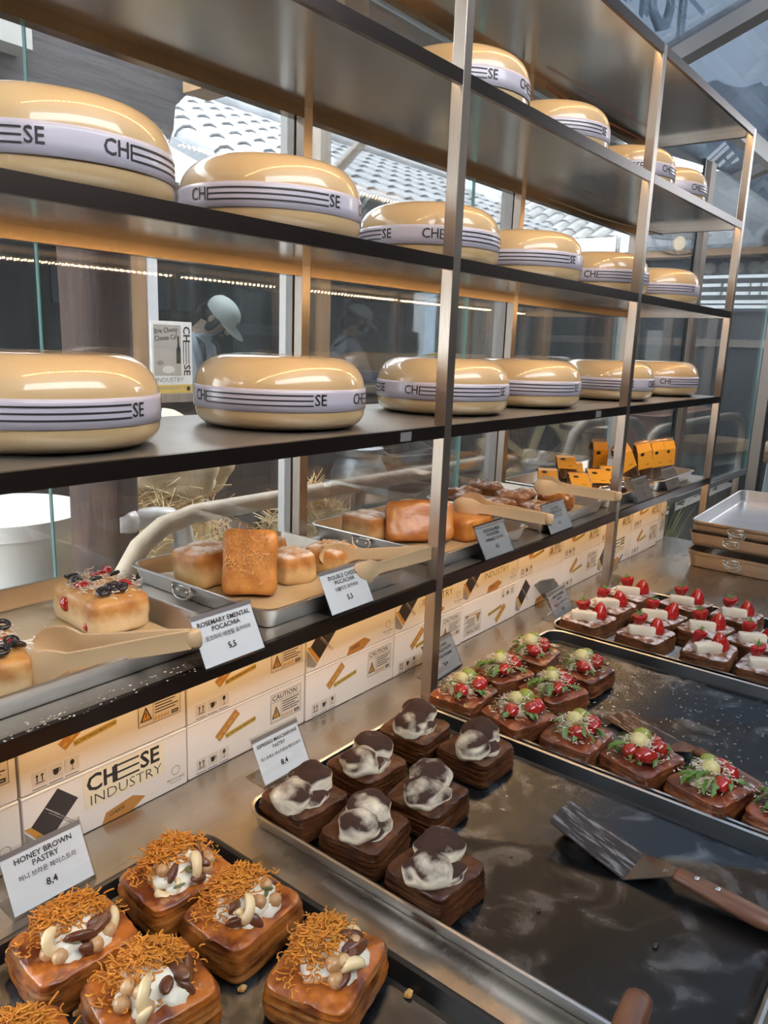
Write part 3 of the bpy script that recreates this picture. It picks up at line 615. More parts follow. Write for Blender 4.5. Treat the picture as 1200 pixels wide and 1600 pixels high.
ESP = [(-0.545,-0.110,1,'cocoa cream pastry right below the espresso price card'),(-0.540,-0.238,2,'cocoa cream pastry second in the front row, swirled cream'),(-0.548,-0.375,3,'cocoa cream pastry nearest the camera, at the end of its row'),
 (-0.397,-0.121,4,'cocoa cream pastry behind the first one at the pan back'),(-0.403,-0.258,5,'cocoa cream pastry in the middle of the group with ridged cream'),(-0.235,-0.108,6,'cocoa cream pastry beside the near upright post'),(-0.218,-0.238,7,'cocoa cream pastry farthest right, next to the tomato pan')]
for x, y, s, lab in ESP: place_pastry(espresso_pastry, 'espresso_pastry', s, x, y, ZP, random.Random(s).uniform(-6, 8), lab, 'cocoa cream pastries')
TOM = [(-0.036,-0.094,1,'tomato rocket pastry at the pan corner beside the near post'),(0.116,-0.098,2,'tomato rocket pastry second along the back of the pan'),(0.266,-0.098,3,'tomato rocket pastry third along the back, nearest the strawberry pan'),
 (-0.042,-0.230,1,'tomato rocket pastry with yellow ball, second in the front row'),(0.111,-0.232,2,'tomato rocket pastry in the middle of the cluster'),(0.262,-0.235,3,'tomato rocket pastry at the right of the cluster with green tomato'),
 (-0.040,-0.358,4,'tomato rocket pastry third in the front row, leaves over its edge'),(-0.036,-0.484,5,'tomato rocket pastry fourth in the front row, beside the second spatula'),(-0.043,-0.612,2,'tomato rocket pastry fifth in the front row, by the wooden handle'),(-0.040,-0.738,3,'tomato rocket pastry cut off by the right edge')]
for i, (x, y, s, lab) in enumerate(TOM): place_pastry(tomato_pastry, 'tomato_pastry', s, x, y, ZP, random.Random(i).uniform(-25, 8), lab, 'tomato rocket pastries')
STR = [(0.592,-0.100,1,'strawberry pastry at the near left corner of its pan'),(0.742,-0.102,2,'strawberry pastry second along the pan back'),(0.900,-0.105,3,'strawberry pastry third along the pan back, farthest left'),
 (0.592,-0.262,4,'strawberry pastry second in the front row'),(0.742,-0.244,5,'strawberry pastry in the centre of the pan'),(0.925,-0.262,1,'strawberry pastry on the far side, below the tray stack'),
 (0.592,-0.425,2,'strawberry pastry third in the front row with an upright berry'),(0.745,-0.372,3,'strawberry pastry third in the middle row'),(0.925,-0.405,4,'strawberry pastry on the far side near the right edge'),
 (0.745,-0.500,5,'strawberry pastry fourth in the middle row, by the right edge'),(0.585,-0.560,1,'strawberry pastry fourth in the front row, cut off at right')]
for i, (x, y, s, lab) in enumerate(STR): place_pastry(strawberry_pastry, 'strawberry_pastry', s, x, y, ZP, random.Random(i+9).uniform(-16, 4), lab, 'strawberry pastries')
# ================================================================ BREADS ON THE SHELF
ZT = SZ[0]+0.0005+0.0037
def bread_mat(name, top, side, dark, scale=22, coat=0.15, z0=0.45, z1=0.8):
    """baked crust: browned on top, pale crumb on the sides"""
    m = M(name, side, 0.55, 0, (side[0]*0.86,side[1]*0.80,side[2]*0.7), scale, coat=coat, bump=0.0012, bscale=70, rand=True); N, L = nt(m); b = N['Principled BSDF']
    tc = N.new('ShaderNodeTexCoord'); sp = N.new('ShaderNodeSeparateXYZ'); L.new(tc.outputs['Generated'], sp.inputs[0])
    n = N.new('ShaderNodeTexNoise'); n.inputs['Scale'].default_value = scale*1.3; n.inputs['Detail'].default_value = 5; L.new(tc.outputs['Object'], n.inputs['Vector'])
    a = N.new('ShaderNodeMath'); a.operation = 'MULTIPLY_ADD'; a.inputs[1].default_value = 0.45; L.new(n.outputs['Fac'], a.inputs[0]); L.new(sp.outputs['Z'], a.inputs[2])
    r = N.new('ShaderNodeMapRange'); r.inputs['From Min'].default_value = z0+0.22; r.inputs['From Max'].default_value = z1+0.22; L.new(a.outputs[0], r.inputs['Value'])
    rc = N.new('ShaderNodeValToRGB'); rc.color_ramp.elements[0].position = 0.38; rc.color_ramp.elements[0].color = (*top, 1); rc.color_ramp.elements[1].position = 0.7; rc.color_ramp.elements[1].color = (*dark, 1); L.new(n.outputs['Fac'], rc.inputs['Fac'])
    mx = N.new('ShaderNodeMix'); mx.data_type = 'RGBA'; L.new(r.outputs[0], mx.inputs['Factor']); L.new(b.inputs['Base Color'].links[0].from_socket, mx.inputs['A']); L.new(rc.outputs['Color'], mx.inputs['B']); L.new(mx.outputs['Result'], b.inputs['Base Color'])
    return m
foc_m = bread_mat('tomato bread crust', (0.62,0.33,0.10), (0.74,0.56,0.33), (0.40,0.16,0.045), z0=0.35, z1=0.6)
roll_m = top_dust(bread_mat('cheese roll crust', (0.58,0.27,0.075), (0.72,0.50,0.24), (0.34,0.12,0.03), z0=0.40, z1=0.7), (0.80,0.72,0.64), 30, 0.5, 0.95, 0.52, 0.08)
slab_m = M('orange cheese crust', (0.62,0.27,0.055), 0.5, 0, (0.42,0.15,0.028), 30, coat=0.25, bump=0.0016, bscale=110, rand=True)
milk_m = M('glossy milk bread crust', (0.56,0.23,0.045), 0.36, 0, (0.34,0.11,0.022), 20, coat=0.25, bump=0.0014, bscale=60, rand=True)
crumb_m = M('pale bread crumb', (0.76,0.60,0.36), 0.7, 0, (0.68,0.50,0.27), 60, bump=0.001)
scone_m = M('dark scone', (0.30,0.125,0.045), 0.5, 0, (0.12,0.045,0.018), 28, bump=0.003, bscale=70, rand=True, coat=0.3)
top_dust(scone_m, (0.70,0.60,0.55), 45, 0.6, 1.0, 0.45, 0.08)
olive_m = M('black olive', (0.018,0.016,0.020), 0.25, coat=0.4)
sugar_shred = M('melted cheese shreds', (0.72,0.50,0.30), 0.6); pale_shred = M('white cheese shreds', (0.80,0.72,0.64), 0.6); gold_shred = M('golden cheese shreds', (0.68,0.36,0.12), 0.5)
_ol = MB(); _p = [(0.0058+0.0026*math.cos(2*PI*k/8), 0.0026*math.sin(2*PI*k/8)) for k in range(8)]; _p.append(_p[0])
OLIVE = _ol.lathe(_p, 14, c0=False, c1=False).mesh('olive ring', olive_m, True)
def bread(name, label, cat, X, size, mat, seed, amp=0.004, p=7, taper=0.0, sag=0.0, freq=22, group=None):
    t = thing(name, label, cat, X, group)
    v, f = roundbox(size[0], size[1], size[2], p, 10, amp, freq, seed, taper, sag)
    obj('loaf', MB().add(v, f).mesh('loaf', mat, True), t); return t
def topped(t, seed, w, d, h, n=180):
    rs = random.Random(seed)
    obj('grated_cheese', shreds(seed, 420, 0, 0, w*0.40, d*0.40, h-0.003, 0.007, 0.011, 0.0011, pale_shred, 0.10), t, kind='stuff')
    for k in range(10):
        x, y = rs.uniform(-w*.42, w*.42), rs.uniform(-d*.42, d*.42)
        obj('olive_slice', OLIVE, t, T(x,y,h+0.004) @ R('X', rs.uniform(-25, 25)) @ R('Y', rs.uniform(-25, 25)) @ S(1.4,1.4,1.4))
    for k in range(5):
        x, y = rs.uniform(-w*.40, w*.40), rs.uniform(-d*.40, d*.40)
        obj('tomato_piece', HALF_R, t, T(x,y,h+0.001) @ rotz(k*1.3) @ S(1.0,0.9,0.8))
b = bread('tomato_bread', 'square tomato and olive bread topped with white cheese, further back in its tray', 'bread', T(-0.664,0.275,ZT) @ R('Z', -4), (0.108,0.165,0.064), foc_m, 1, sag=0.014)
topped(b, 21, 0.108, 0.165, 0.074); obj('tomato_piece', HALF_R, b, T(-0.053,0.02,0.040) @ R('Y', 90)); obj('tomato_piece', HALF_R, b, T(-0.052,-0.05,0.018) @ R('Y', 90) @ S(.6,.6,.6))
b = bread('tomato_bread', 'tomato and olive bread cut off by the left edge of the photo', 'bread', T(-0.918,0.175,ZT) @ R('Z', -14), (0.115,0.165,0.058), foc_m, 2, sag=0.012); topped(b, 22, 0.115, 0.165, 0.066)
b = bread('cheese_roll', 'rounded white dusted cheese roll left of the orange block', 'bread', T(-0.398,0.325,ZT), (0.11,0.105,0.082), roll_m, 3, 0.005, 4)
b = bread('cheese_block', 'tall orange cheese bread standing on end in its tray', 'bread', T(-0.392,0.195,ZT+0.004) @ R('Z', -48) @ R('X', -14), (0.104,0.062,0.128), slab_m, 4, 0.003, 9)
obj('grated_cheese', MB().add(*[(lambda m: ([tuple(p.co) for p in m.vertices], [tuple(q.vertices) for q in m.polygons]))(shreds(31, 260, 0, 0, 0.046, 0.046, 0.0, 0.003, 0.010, 0.0008, gold_shred, 0.05))][0], X=T(0,-0.031,0.085) @ R('X', 90) @ S(1,1.0,1)).mesh('shreds', gold_shred), b, kind='stuff')
for i, (x, y, rz, s, lab) in enumerate(((-0.262,0.215,-10,0.085,'small golden cheese bread just right of the orange block'),(-0.160,0.190,4,0.088,'golden cheese bread beside the tongs, right end of its row'),(-0.230,0.340,12,0.09,'pale sugared cheese bread at the back of the second tray'))):
    b = bread('cheese_bread', lab, 'bread', T(x,y,ZT) @ R('Z', rz), (s,s*1.1,0.066), roll_m, 5+i, 0.004, 6)
    obj('grated_cheese', shreds(40+i, 150, 0, 0, s*.42, s*.42, 0.062, 0.006, 0.010, 0.0008, sugar_shred if i < 2 else pale_shred, 0.1), b, kind='stuff')
b = bread('milk_bread', 'rounded milk bread roll at the back left of the milk bread tray', 'bread', T(0.130,0.330,ZT), (0.10,0.11,0.070), roll_m, 9, 0.004, 5)
b = bread('milk_bread', 'large glossy milk bread slab leaning beside the near upright post', 'bread', T(0.185,0.200,ZT+0.006) @ R('Z', -42) @ R('X', -24), (0.175,0.048,0.105), milk_m, 10, 0.004, 7)
b = bread('milk_bread', 'golden square milk bread right of the near upright post', 'bread', T(0.330,0.165,ZT) @ R('Z', -6), (0.125,0.13,0.066), milk_m, 11, 0.004, 6)
b = bread('milk_bread', 'glossy milk bread behind the near upright post at the tray back', 'bread', T(0.33,0.335,ZT) @ R('Z', 6), (0.13,0.12,0.066), milk_m, 12, 0.004, 6)
for i, (x, y, h, lab) in enumerate(((0.640,0.372,0.060,'dusted scone at the back left of the scone tray'),(0.800,0.385,0.064,'dark scone at the back of the scone tray'),(0.640,0.245,0.050,'flat dark scone at the front left by the tongs'),(0.770,0.255,0.056,'dark scone in the middle of the scone tray'),
                                  (0.705,0.130,0.045,'thin golden scone at the front of the tray'),(0.855,0.155,0.060,'golden brown scone behind the country scone price card'))):
    bread('scone', lab, 'scone', T(x,y,ZT) @ R('Z', i*37), (0.115,0.105,h), scone_m if i < 5 else milk_m, 20+i, 0.014, 4, freq=26, group='scones in their tray')
# parchment and scattered bits in the first tray
pm_ = MB(); n = 16; vs = []; rs = random.Random(3)
for j in range(n+1):
    for i in range(n+1):
        x, y = -0.175+0.35*i/n, -0.175+0.35*j/n; e = max(abs(x), abs(y))/0.175
        vs.append((x, y, 0.0008+0.0045*abs(noise.noise(Vector((x*16, y*16, 2))))+0.012*max(0, e-0.88)/0.12*(0.5+0.5*noise.noise(Vector((x*9, y*9, 7))))))
fs = [(j*(n+1)+i, j*(n+1)+i+1, (j+1)*(n+1)+i+1, (j+1)*(n+1)+i) for j in range(n) for i in range(n)]
pm_.add(vs+[(a, b, c+0.0004) for a, b, c in vs], fs+[tuple(q+len(vs) for q in reversed(f)) for f in fs])
paper_m = M('oily baking parchment', (0.62,0.48,0.29), 0.35, 0, (0.50,0.35,0.18), 9, coat=0.3)
par_me = pm_.mesh('parchment', paper_m, True)
PAR = [(-0.795,0.250,'crinkled oily parchment lining the tray of tomato breads'),(-0.2875,0.240,'parchment under the cheese bread blocks'),(0.245,0.240,'parchment under the milk breads'),(0.755,0.240,'parchment under the scones')]
for x, y, lab in PAR: obj('parchment_sheet', par_me, None, T(x,y,SZ[0]+0.0040), lab, 'paper', 'parchment sheets in the bread trays')
obj('tomato_slice', HALF_R, None, T(-0.775,0.085,ZT+0.014) @ R('Z', 30) @ S(1.6,0.9,0.5), 'red tomato scrap lying under the first tongs', 'tomato')
obj('olive_slice', OLIVE, None, T(-0.865,0.075,ZT+0.012) @ R('X', 12), 'black olive ring fallen in front of the left bread', 'olive')
# ================================================================ TONGS
tong_m = M('beige plastic', (0.60,0.43,0.25), 0.36, 0, (0.56,0.40,0.23), 8, coat=0.2)
def tong_arm(sgn):
    mb = MB(); rings = []
    L = [(0.000,0.0,0.014,0.0035),(0.030,0.004,0.0145,0.0035),(0.09,0.012,0.013,0.0033),(0.15,0.021,0.0115,0.003),(0.170,0.025,0.012,0.003),(0.182,0.029,0.018,0.003),(0.196,0.033,0.0235,0.003),(0.212,0.036,0.025,0.0028),(0.228,0.035,0.0225,0.0026),(0.240,0.030,0.015,0.0024),(0.246,0.026,0.006,0.002)]
    for k, (x, y, h, t) in enumerate(L):
        h2 = h*(1-0.07*(k % 2)) if k > 5 else h; c = 0.5*t if k < 5 else 0
        q = []
        for yy, zz in ((-t,-h2),(-t*1.2,-h2*.5),(-t*1.2,h2*.5),(-t,h2),(t,h2),(t*.8,h2*.5),(t*.8,-h2*.5),(t,-h2)):
            bow = 0.006*(1-(zz/h)**2) if k > 5 else 0
            q.append((x, sgn*(y+yy+bow), zz))
        rings.append(q)
    return mb.loft(rings).mesh('tong arm', tong_m, angle=45)
ARM = [tong_arm(1), tong_arm(-1)]
hb = MB(); hb.tube([(0.004,0.0035,0),(-0.006,0.0055,0),(-0.012,0.003,0),(-0.0135,0,0),(-0.012,-0.003,0),(-0.006,-0.0055,0),(0.004,-0.0035,0)], 0.0145, 8, flat=0.25)
HINGE = hb.mesh('tong bend', tong_m, True)
def tongs(label, hinge, head, open_=1.0, roll=0, X0=None):
    h = Vector(hinge); d = Vector(head)-h; yaw = math.atan2(d.y, d.x); pit = math.atan2(d.z, math.hypot(d.x, d.y))
    t = thing('tongs', label, 'tongs', T(*h) @ rotz(yaw) @ Matrix.Rotation(-pit, 4, 'Y') @ R('X', roll), 'plastic bread tongs')
    for s, a in zip((1, -1), ARM): obj('arm', a, t, R('Z', s*open_) @ T(0, s*0.003, 0))
    obj('bend', HINGE, t)
tongs('beige plastic tongs lying in the tomato bread tray', (-0.690,-0.010,0.338), (-0.815,0.120,0.318), 3)
tongs('beige plastic tongs resting on the cheese bread tray beside the near post', (-0.020,0.022,0.337), (-0.318,0.142,0.333), 9)
tongs('beige plastic tongs between the milk bread and the scones', (0.425,-0.030,0.350), (0.345,0.225,0.372), 0.5)
tongs('beige plastic tongs resting on the scone tray beside the packets', (0.868,-0.035,0.352), (0.765,0.225,0.372), 0.5)
# ================================================================ PRICE CARDS
def sign(label, x, y, z, lines, w=0.120, rz=0, colm=None, flip=False):
    t = thing('price_card', label, 'sign', T(x,y,z) @ R('Z', rz), 'price cards in clear holders'); tilt = R('X', 62)
    hh = 0.086; hb = MB()
    hb.box(-w/2-.002,w/2+.002,-0.0012,-0.0002,0,hh+.002,X=R('X',-28)).box(-w/2-.002,w/2+.002,0.0016,0.0026,0,hh+.004,X=R('X',-28)).box(-w/2-.002,w/2+.002,0.0,0.052,0.0,0.0014).box(-w/2-.002,w/2+.002,-0.0012,0.0026,hh+.002,hh+.004,X=R('X',-28))
    obj('holder', hb.mesh('holder', acrylic), t, T(0,0,0.0004))
    obj('strip', MB().box(-w/2-.001,w/2+.001,-0.0016,-0.0012,hh-.006,hh+.001,X=R('X',-28)).mesh('strip', M('dark clip strip', (0.16,0.15,0.15), 0.3)), t)
    cd = obj('card', MB().box(-w/2,w/2,0.0,0.0012,0.004,hh,X=R('X',-28)).mesh('card', colm or white_card), t)
    if not lines: return t
    mb = MB(); X = R('X',-28) @ T(0,-0.0018,0) @ R('X', 90)
    for s, sz, yy, bd in lines:
        v, f = text_geo(s, sz, 'CENTER', bd); wd_ = max(p[0] for p in v)-min(p[0] for p in v)
        text(mb, s, sz*min(1, 0.88*w/wd_), 0, yy, bold=bd, X=X)
    obj('lettering', mb.mesh('lettering', ink), cd); return t
def L4(a, b, k, p, s1=0.0112): return [(a, s1, 0.070, 0.01), (b, s1, 0.0595, 0.01), (k, 0.0086, 0.046, 0.006), (p, 0.0135, 0.0265, 0.014)]
Z1 = SZ[0]+0.0005
sign('white price card for the rosemary emmental bread', -0.606,-0.017,Z1, L4('ROSEMARY EMENTAL','POCACHIA','로즈마리 에멘탈 포카치아','5,5'))
sign('white price card for the double cheese bread', -0.297,0.004,Z1, L4('DOUBLE CHEESE','POCACHIA','더블치즈 포카치아','5,5'))
sign('white price card for the original milk bread', 0.246,-0.002,Z1, L4('ORIGINAL MILK','POCACHIA','오리지널 밀크 포카치아','4,5'), 0.134)
sign('white price card for the country cheese scone', 0.604,0.006,Z1, L4('COUNTRY','CHEESE SCON','컨트리 치즈 스콘','4,5'), 0.134)
kraft = M('brown price card', (0.62,0.50,0.41), 0.6)
sign('brown price card in front of the flat packets', 1.252,0.002,Z1, [('MILK CHEESE',0.011,0.066,0.01),('치즈 스틱',0.0086,0.045,0.006),('4,2',0.0135,0.0265,0.014)], 0.140, 0, kraft)
sign('brown price card in front of the upright packets', 1.572,0.010,Z1, [('MILK CHEESE',0.011,0.068,0.01),('STICK',0.011,0.056,0.01),('치즈 스틱',0.0086,0.042,0.006),('4,2',0.0135,0.0245,0.014)], 0.140, 0, kraft)
sign('white price card for the honey brown pastry', -0.900,0.026,0.0005, L4('HONEY BROWN','PASTRY','허니 브라운 페이스트리','8,4'), 0.116, -1)
sign('white price card for the espresso mascarpone pastry', -0.462,0.010,0.0005, L4('ESPRESSO MASCARPONE','PASTRY','에스프레소 마스카포네 페이스트리','8,4',0.0090), 0.112)
sign('white price card beside the near post for the tomato pastry', 0.110,0.040,0.0005, L4('TOMATO BASIL','MOZZARELLA PASTRY','토마토 바질 페이스트리','8,4',0.0098), 0.130, 4)
sign('white price card behind the strawberry pan', 0.690,0.010,0.0005, L4('BERRY CUTE BRIE','PASTRY','베리 큐트 브리 페이스트리','8,4',0.0100), 0.130, 4)
sign('price card turned away behind the middle upright post', 1.16,0.085,0.0005, [], 0.125, 195)
t = thing('card_holder', 'empty clear holder lying on the counter before the white boxes', 'card holder', T(0.775,0.068,0.0005) @ R('Z', 8))
obj('holder_plate', MB().box(-0.075,0.075,-0.001,0.001,0,0.10,X=T(0,0,0) @ R('X',-42)).mesh('plate', GLASS('smoky acrylic', (0.90,0.91,0.91), 0.05)), t)
obj('holder_foot', MB().box(-0.075,0.075,-0.05,0.0,0.0,0.0014).mesh('foot', acrylic), t)
# ================================================================ WHITE CARTONS UNDER THE SHELF
box_m = M('white cardboard', (0.78,0.74,0.70), 0.55, 0, (0.74,0.70,0.66), 3)
tape_b = M('brown tape', (0.45,0.21,0.055), 0.5); tape_y = M('yellow tape', (0.52,0.36,0.075), 0.5); pale_p = M('pale print panel', (0.66,0.60,0.52), 0.6); cream_p = M('cream print', (0.78,0.70,0.52), 0.6)
blk_p = M('black sticker', (0.028,0.022,0.022), 0.45); gry_p = M('grey print', (0.28,0.26,0.25), 0.6); org_p = M('orange print', (0.55,0.27,0.06), 0.5)
PM = [ink, tape_b, tape_y, pale_p, blk_p, gry_p, org_p, cream_p, white_card]
BW, BH, BD = 0.2955, 0.1065, 0.22
def print_tape():
    m = MB(); bmrect(m,-0.087,0.012,-0.026,0.030,1,0.0,38); bmrect(m,-0.062,-0.0005,0.012,0.0095,2,0.0001,7); text(m,'ALL THE THINGS ABOUT DAIRY',0.0052,-0.024,0.0045,bold=0.02,rot=7,z=.0003); [bmrect(m,-0.081+k*.0125,0.002+k*.0098,-0.0715+k*.0125,0.0062+k*.0098,2,.0003,38) for k in range(4)]; return m
def print_icons():
    m = MB()
    for k, x in enumerate((-0.118,-0.092,-0.066)):
        bmrect(m,x-0.0115,-0.044,x+0.0115,-0.021,3); bmrect(m,x-0.012,-0.049,x+0.010,-0.0478,0)
        if k == 0:
            for dx in (-0.004,0.004): bmrect(m,x+dx-.0009,-0.038,x+dx+.0009,-0.027,0,.0003); m.add([(x+dx-.003,-0.0295,.0003),(x+dx+.003,-0.0295,.0003),(x+dx,-0.0255,.0003)],[(0,1,2)],0)
            bmrect(m,x-0.007,-0.0405,x+0.007,-0.039,0,.0003)
        elif k == 1:
            m.poly([(x-.0055,-.028),(x+.0045,-.028),(x+.0035,-.036),(x+.001,-.0385),(x-.002,-.0385),(x-.0045,-.036)][::-1],.0003,0)
            m.poly([(x+.0045,-.029),(x+.0078,-.0295),(x+.007,-.034),(x+.004,-.035),(x+.0042,-.0338),(x+.006,-.033),(x+.0066,-.0305),(x+.0045,-.0302)][::-1],.0003,0)
        else:
            m.poly([(x+.0036*math.cos(a*PI/5),-.0285+.0045*math.sin(a*PI/5)) for a in range(10)],.0003,0); bmrect(m,x-.0004,-.0405,x+.0004,-.032,0,.0003); bmrect(m,x-.003,-.0412,x+.003,-.0403,0,.0003)
    return m
def print_caution():
    m = MB(); bmrect(m,0.052,-0.020,0.136,0.040,3)
    for y in (-0.020,0.0395,0.0225): bmrect(m,0.052,y,0.136,y+.0007,0,.0002)
    for x in (0.052,0.0805,0.1353): bmrect(m,x,-0.020,x+.0007,0.0225 if x == 0.0805 else 0.040,0,.0002)
    text(m,'CAUTION',0.0150,0.056,0.031,'LEFT',0.01,z=.0003); m.add([(0.055,-0.012,.0003),(0.0785,-0.012,.0003),(0.0667,0.014,.0003)],[(0,1,2)],0); m.add([(0.0585,-0.0100,.0005),(0.0750,-0.0100,.0005),(0.0667,0.0085,.0005)],[(0,1,2)],6); text(m,'!',0.014,0.0667,-0.002,bold=.03,z=.0007)
    for k in range(5): bmrect(m,0.084,0.0165-k*.0052,0.131-(k*7 % 3)*.006,0.0185-k*.0052,0,.0003)
    for k in range(5): bmrect(m,0.084+k*.006,-0.0165,0.087+k*.006,-0.0105,6,.0003,-25)
    bmrect(m,0.117,-0.0165,0.131,-0.010,0,.0003); bmrect(m,0.119,-0.014,0.129,-0.0125,3,.0005); return m
def print_black():
    m = MB(); m.poly([(-0.092,0.047),(-0.060,0.016),(-0.108,-0.032),(-0.136,0.002)][::-1],0,4); m.poly([(-0.1465,0.003),(-0.136,0.002),(-0.108,-0.032),(-0.1145,-0.040)][::-1],0,6); m.poly([(-0.1465,-0.002),(-0.1165,-0.042),(-0.124,-0.047),(-0.1465,-0.038)][::-1],0,5)
    for k in range(6): bmrect(m,-0.117+k*.006,0.012-k*.006,-0.087+k*.006-(k % 2)*.010,0.0132-k*.006,5 if k else 3,.0003,-44)
    return m
def print_logo():
    m = MB(); bmrect(m,-0.050,-0.012,0.098,0.048,7)
    v = 0.0003; text(m,'CH',0.040,-0.046,0.028,'LEFT',0.022,z=v); x0, x1 = 0.000, 0.050
    bmrect(m,x0,0.0135,x0+.0035,0.0425,0,v)
    for y in (0.0135,0.0265,0.0390): bmrect(m,x0,y,x1,y+.0035,0,v)
    text(m,'SE',0.040,0.0515,0.028,'LEFT',0.022,z=v); text(m,'INDUSTRY',0.0255,0.026,-0.001,bold=-0.012,z=v,sx=1.12); return m
def print_recycle():
    m = MB()
    for k in range(3):
        a = math.radians(90+120*k)
        for d in (-0.5, 0.5):
            b2 = a+d*1.1; bmrect(m,0.122+.0078*math.cos(b2)-.004,-0.018+.0078*math.sin(b2)-.0007,0.122+.0078*math.cos(b2)+.004,-0.018+.0078*math.sin(b2)+.0007,5,0,math.degrees(b2)+90)
    text(m,'RECYCLABLE',0.0062,0.122,-0.034,mi=0); bmrect(m,0.110,-0.0405,0.134,-0.0395,5); return m
def print_corner():
    m = MB(); m.poly([(-0.022,-0.0525),(-0.014,-0.034),(0.036,-0.026),(0.060,-0.038),(0.034,-0.0525)][::-1],0,1); text(m,'CHEESE',0.0085,0.006,-0.040,mi=0,z=.0002,rot=8,bold=.01); return m
PRT = {k: f().mesh(k, PM) for k, f in (('tape_print',print_tape),('handling_symbols',print_icons),('caution_label',print_caution),('black_sticker',print_black),('logo_print',print_logo),('recycling_mark',print_recycle),('corner_tape',print_corner))}
body_me = MB().prism(rrect(BW-0.001,BD,0.002,2,0,BD/2), 0, BH, 0.0012).mesh('carton', box_m)
lid_me = MB().box(-BW/2+.001,BW/2-.001,-0.0006,0.0,BH-0.004,BH-0.0032).mesh('lid line', M('grey crease', (0.42,0.39,0.36), 0.7))
A_ = ['tape_print','handling_symbols','caution_label']; B_ = ['black_sticker','logo_print','recycling_mark','corner_tape']; P_ = ['black_sticker','corner_tape','recycling_mark']
BOXES = [(-1,0,B_,0,'white carton at the lower left edge, bottom row'),(0,0,B_,0,'white carton with the large black logo, bottom row behind the honey card'),(1,0,A_,0,'white carton with a caution label, bottom row behind the espresso card'),(2,0,A_,0,'white carton in the bottom row just left of the near post'),
 (3,0,A_,0,'white carton in the bottom row behind the near post'),(4,0,A_,1,'white carton standing upside down in the bottom row'),(5,0,P_,0,'plain white carton with a black sticker, bottom row behind the empty holder'),(6,0,A_,0,'white carton in the bottom row left of the middle post'),(7,0,B_,0,'white carton with a logo right of the middle post, bottom row'),(8,0,A_,0,'last white carton in the bottom row'),
 (-1,1,A_,0,'white carton at the left edge, top row'),(0,1,A_,0,'white carton in the top row above the large logo carton'),(1,1,A_,0,'white carton in the top row behind the rosemary card'),(2,1,P_,0,'white carton with a black sticker in the top row under the double cheese card'),
 (3,1,B_,0,'white carton in the top row behind the near post'),(4,1,B_,0,'white carton reading industry in the top row under the milk card'),(5,1,A_,0,'white carton in the top row under the scones'),(6,1,A_,0,'white carton in the top row left of the middle post'),(7,1,A_,0,'white carton in the top row right of the middle post'),(8,1,A_,0,'last white carton in the top row')]
rs = random.Random(4)
for k, row, prints, flip, lab in BOXES:
    dy = rs.uniform(-0.003, 0.003); x = -0.746+k*0.2975
    t = thing('carton', lab, 'box', T(x,0.130+dy,0.0006+row*0.1085), 'white cartons under the bread shelf')
    obj('carton_body', body_me, t)
    if not flip: obj('lid_crease', lid_me, t)
    for p in prints: obj(p, PRT[p], t, T(0,-0.0008,BH/2) @ (R('Y', 180) if flip else Matrix()) @ R('X', 90))
t = thing('carton', 'narrow white carton standing on end at the far end of the row', 'box', T(1.87,0.14,0.0006), 'white cartons under the bread shelf')
obj('carton_body', MB().prism(rrect(0.07,0.18,0.002,2,0,0.09), 0, 0.165, 0.0012).mesh('carton', box_m), t)
obj('caution_label', PRT['caution_label'], t, T(0,-0.0012,0.085) @ R('Y', 90) @ R('X', 90) @ T(-0.094,-0.01,0))
# ================================================================ ORANGE PACKETS
stick_m = M('brown wafer stick', (0.22,0.085,0.030), 0.45, 0, (0.13,0.048,0.018), 80, stretch=(1,1,0.1)); label_m = M('orange label', (0.80,0.36,0.035), 0.45); bag_m = GLASS('clear packet film', (0.93,0.91,0.88), 0.14)
STK_ME = MB().prism(rrect(0.0125,0.0125,0.002,2), 0.002, 0.118, 0.001).mesh('wafer stick', stick_m)
bg = MB(); bg.loft([ring(rrect(0.070,0.034,0.006,3),0.0), ring(rrect(0.071,0.035,0.008,3),0.06), ring(rrect(0.068,0.030,0.006,3),0.125), ring(rrect(0.067,0.012,0.003,3),0.146), ring(rrect(0.066,0.003,0.001,3),0.160)]); BAG = bg.mesh('packet film', bag_m, True)
lb = MB(); lb.add([(-0.034,-0.019,0.050),(0.034,-0.019,0.050),(0.034,-0.0192,0.118),(-0.034,-0.0192,0.118),(0.033,-0.008,0.148),(-0.033,-0.008,0.148),(0.033,0.008,0.148),(-0.033,0.008,0.148),(0.034,0.0192,0.118),(-0.034,0.0192,0.118)], [(0,1,2,3),(3,2,4,5),(5,4,6,7),(7,6,8,9)])
LAB = lb.mesh('packet label', label_m)
lg = MB(); lg.poly([(0.010*math.cos(a*PI/8), 0.0065*math.sin(a*PI/8)) for a in range(16)], 0, X=T(-0.012,-0.0197,0.108) @ R('X', 90)); bmrect(lg,0.002,-0.001,0.018,0.001,X=T(0,-0.0194,0.066) @ R('X', 90)); PLOGO = lg.mesh('packet print', ink)
def packet(label, X, group):
    t = thing('snack_packet', label, 'packet', X, group)
    for i in range(4):
        for j in range(2): obj('wafer_stick', STK_ME, t, T(-0.0235+i*0.0157,-0.007+j*0.014,0))
    obj('film', BAG, t); l = obj('label', LAB, t, label='orange paper label'); obj('print', PLOGO, l)
UP = [(1.520,0.165,-34,-28,'orange labelled packet leaning left next to the middle post'),(1.605,0.150,-30,-10,'second upright orange labelled packet'),(1.700,0.140,-22,-5,'third upright orange labelled packet'),(1.790,0.130,-18,-2,'last upright orange labelled packet at the shelf end'),(1.50,0.30,-30,0,'orange labelled packet standing behind the leaning one')]
for x, y, rz, lean, lab in UP: packet(lab, T(x,y,ZT+0.002+abs(math.sin(math.radians(lean)))*0.030) @ R('Z', rz) @ R('Y', lean), 'upright snack packets')
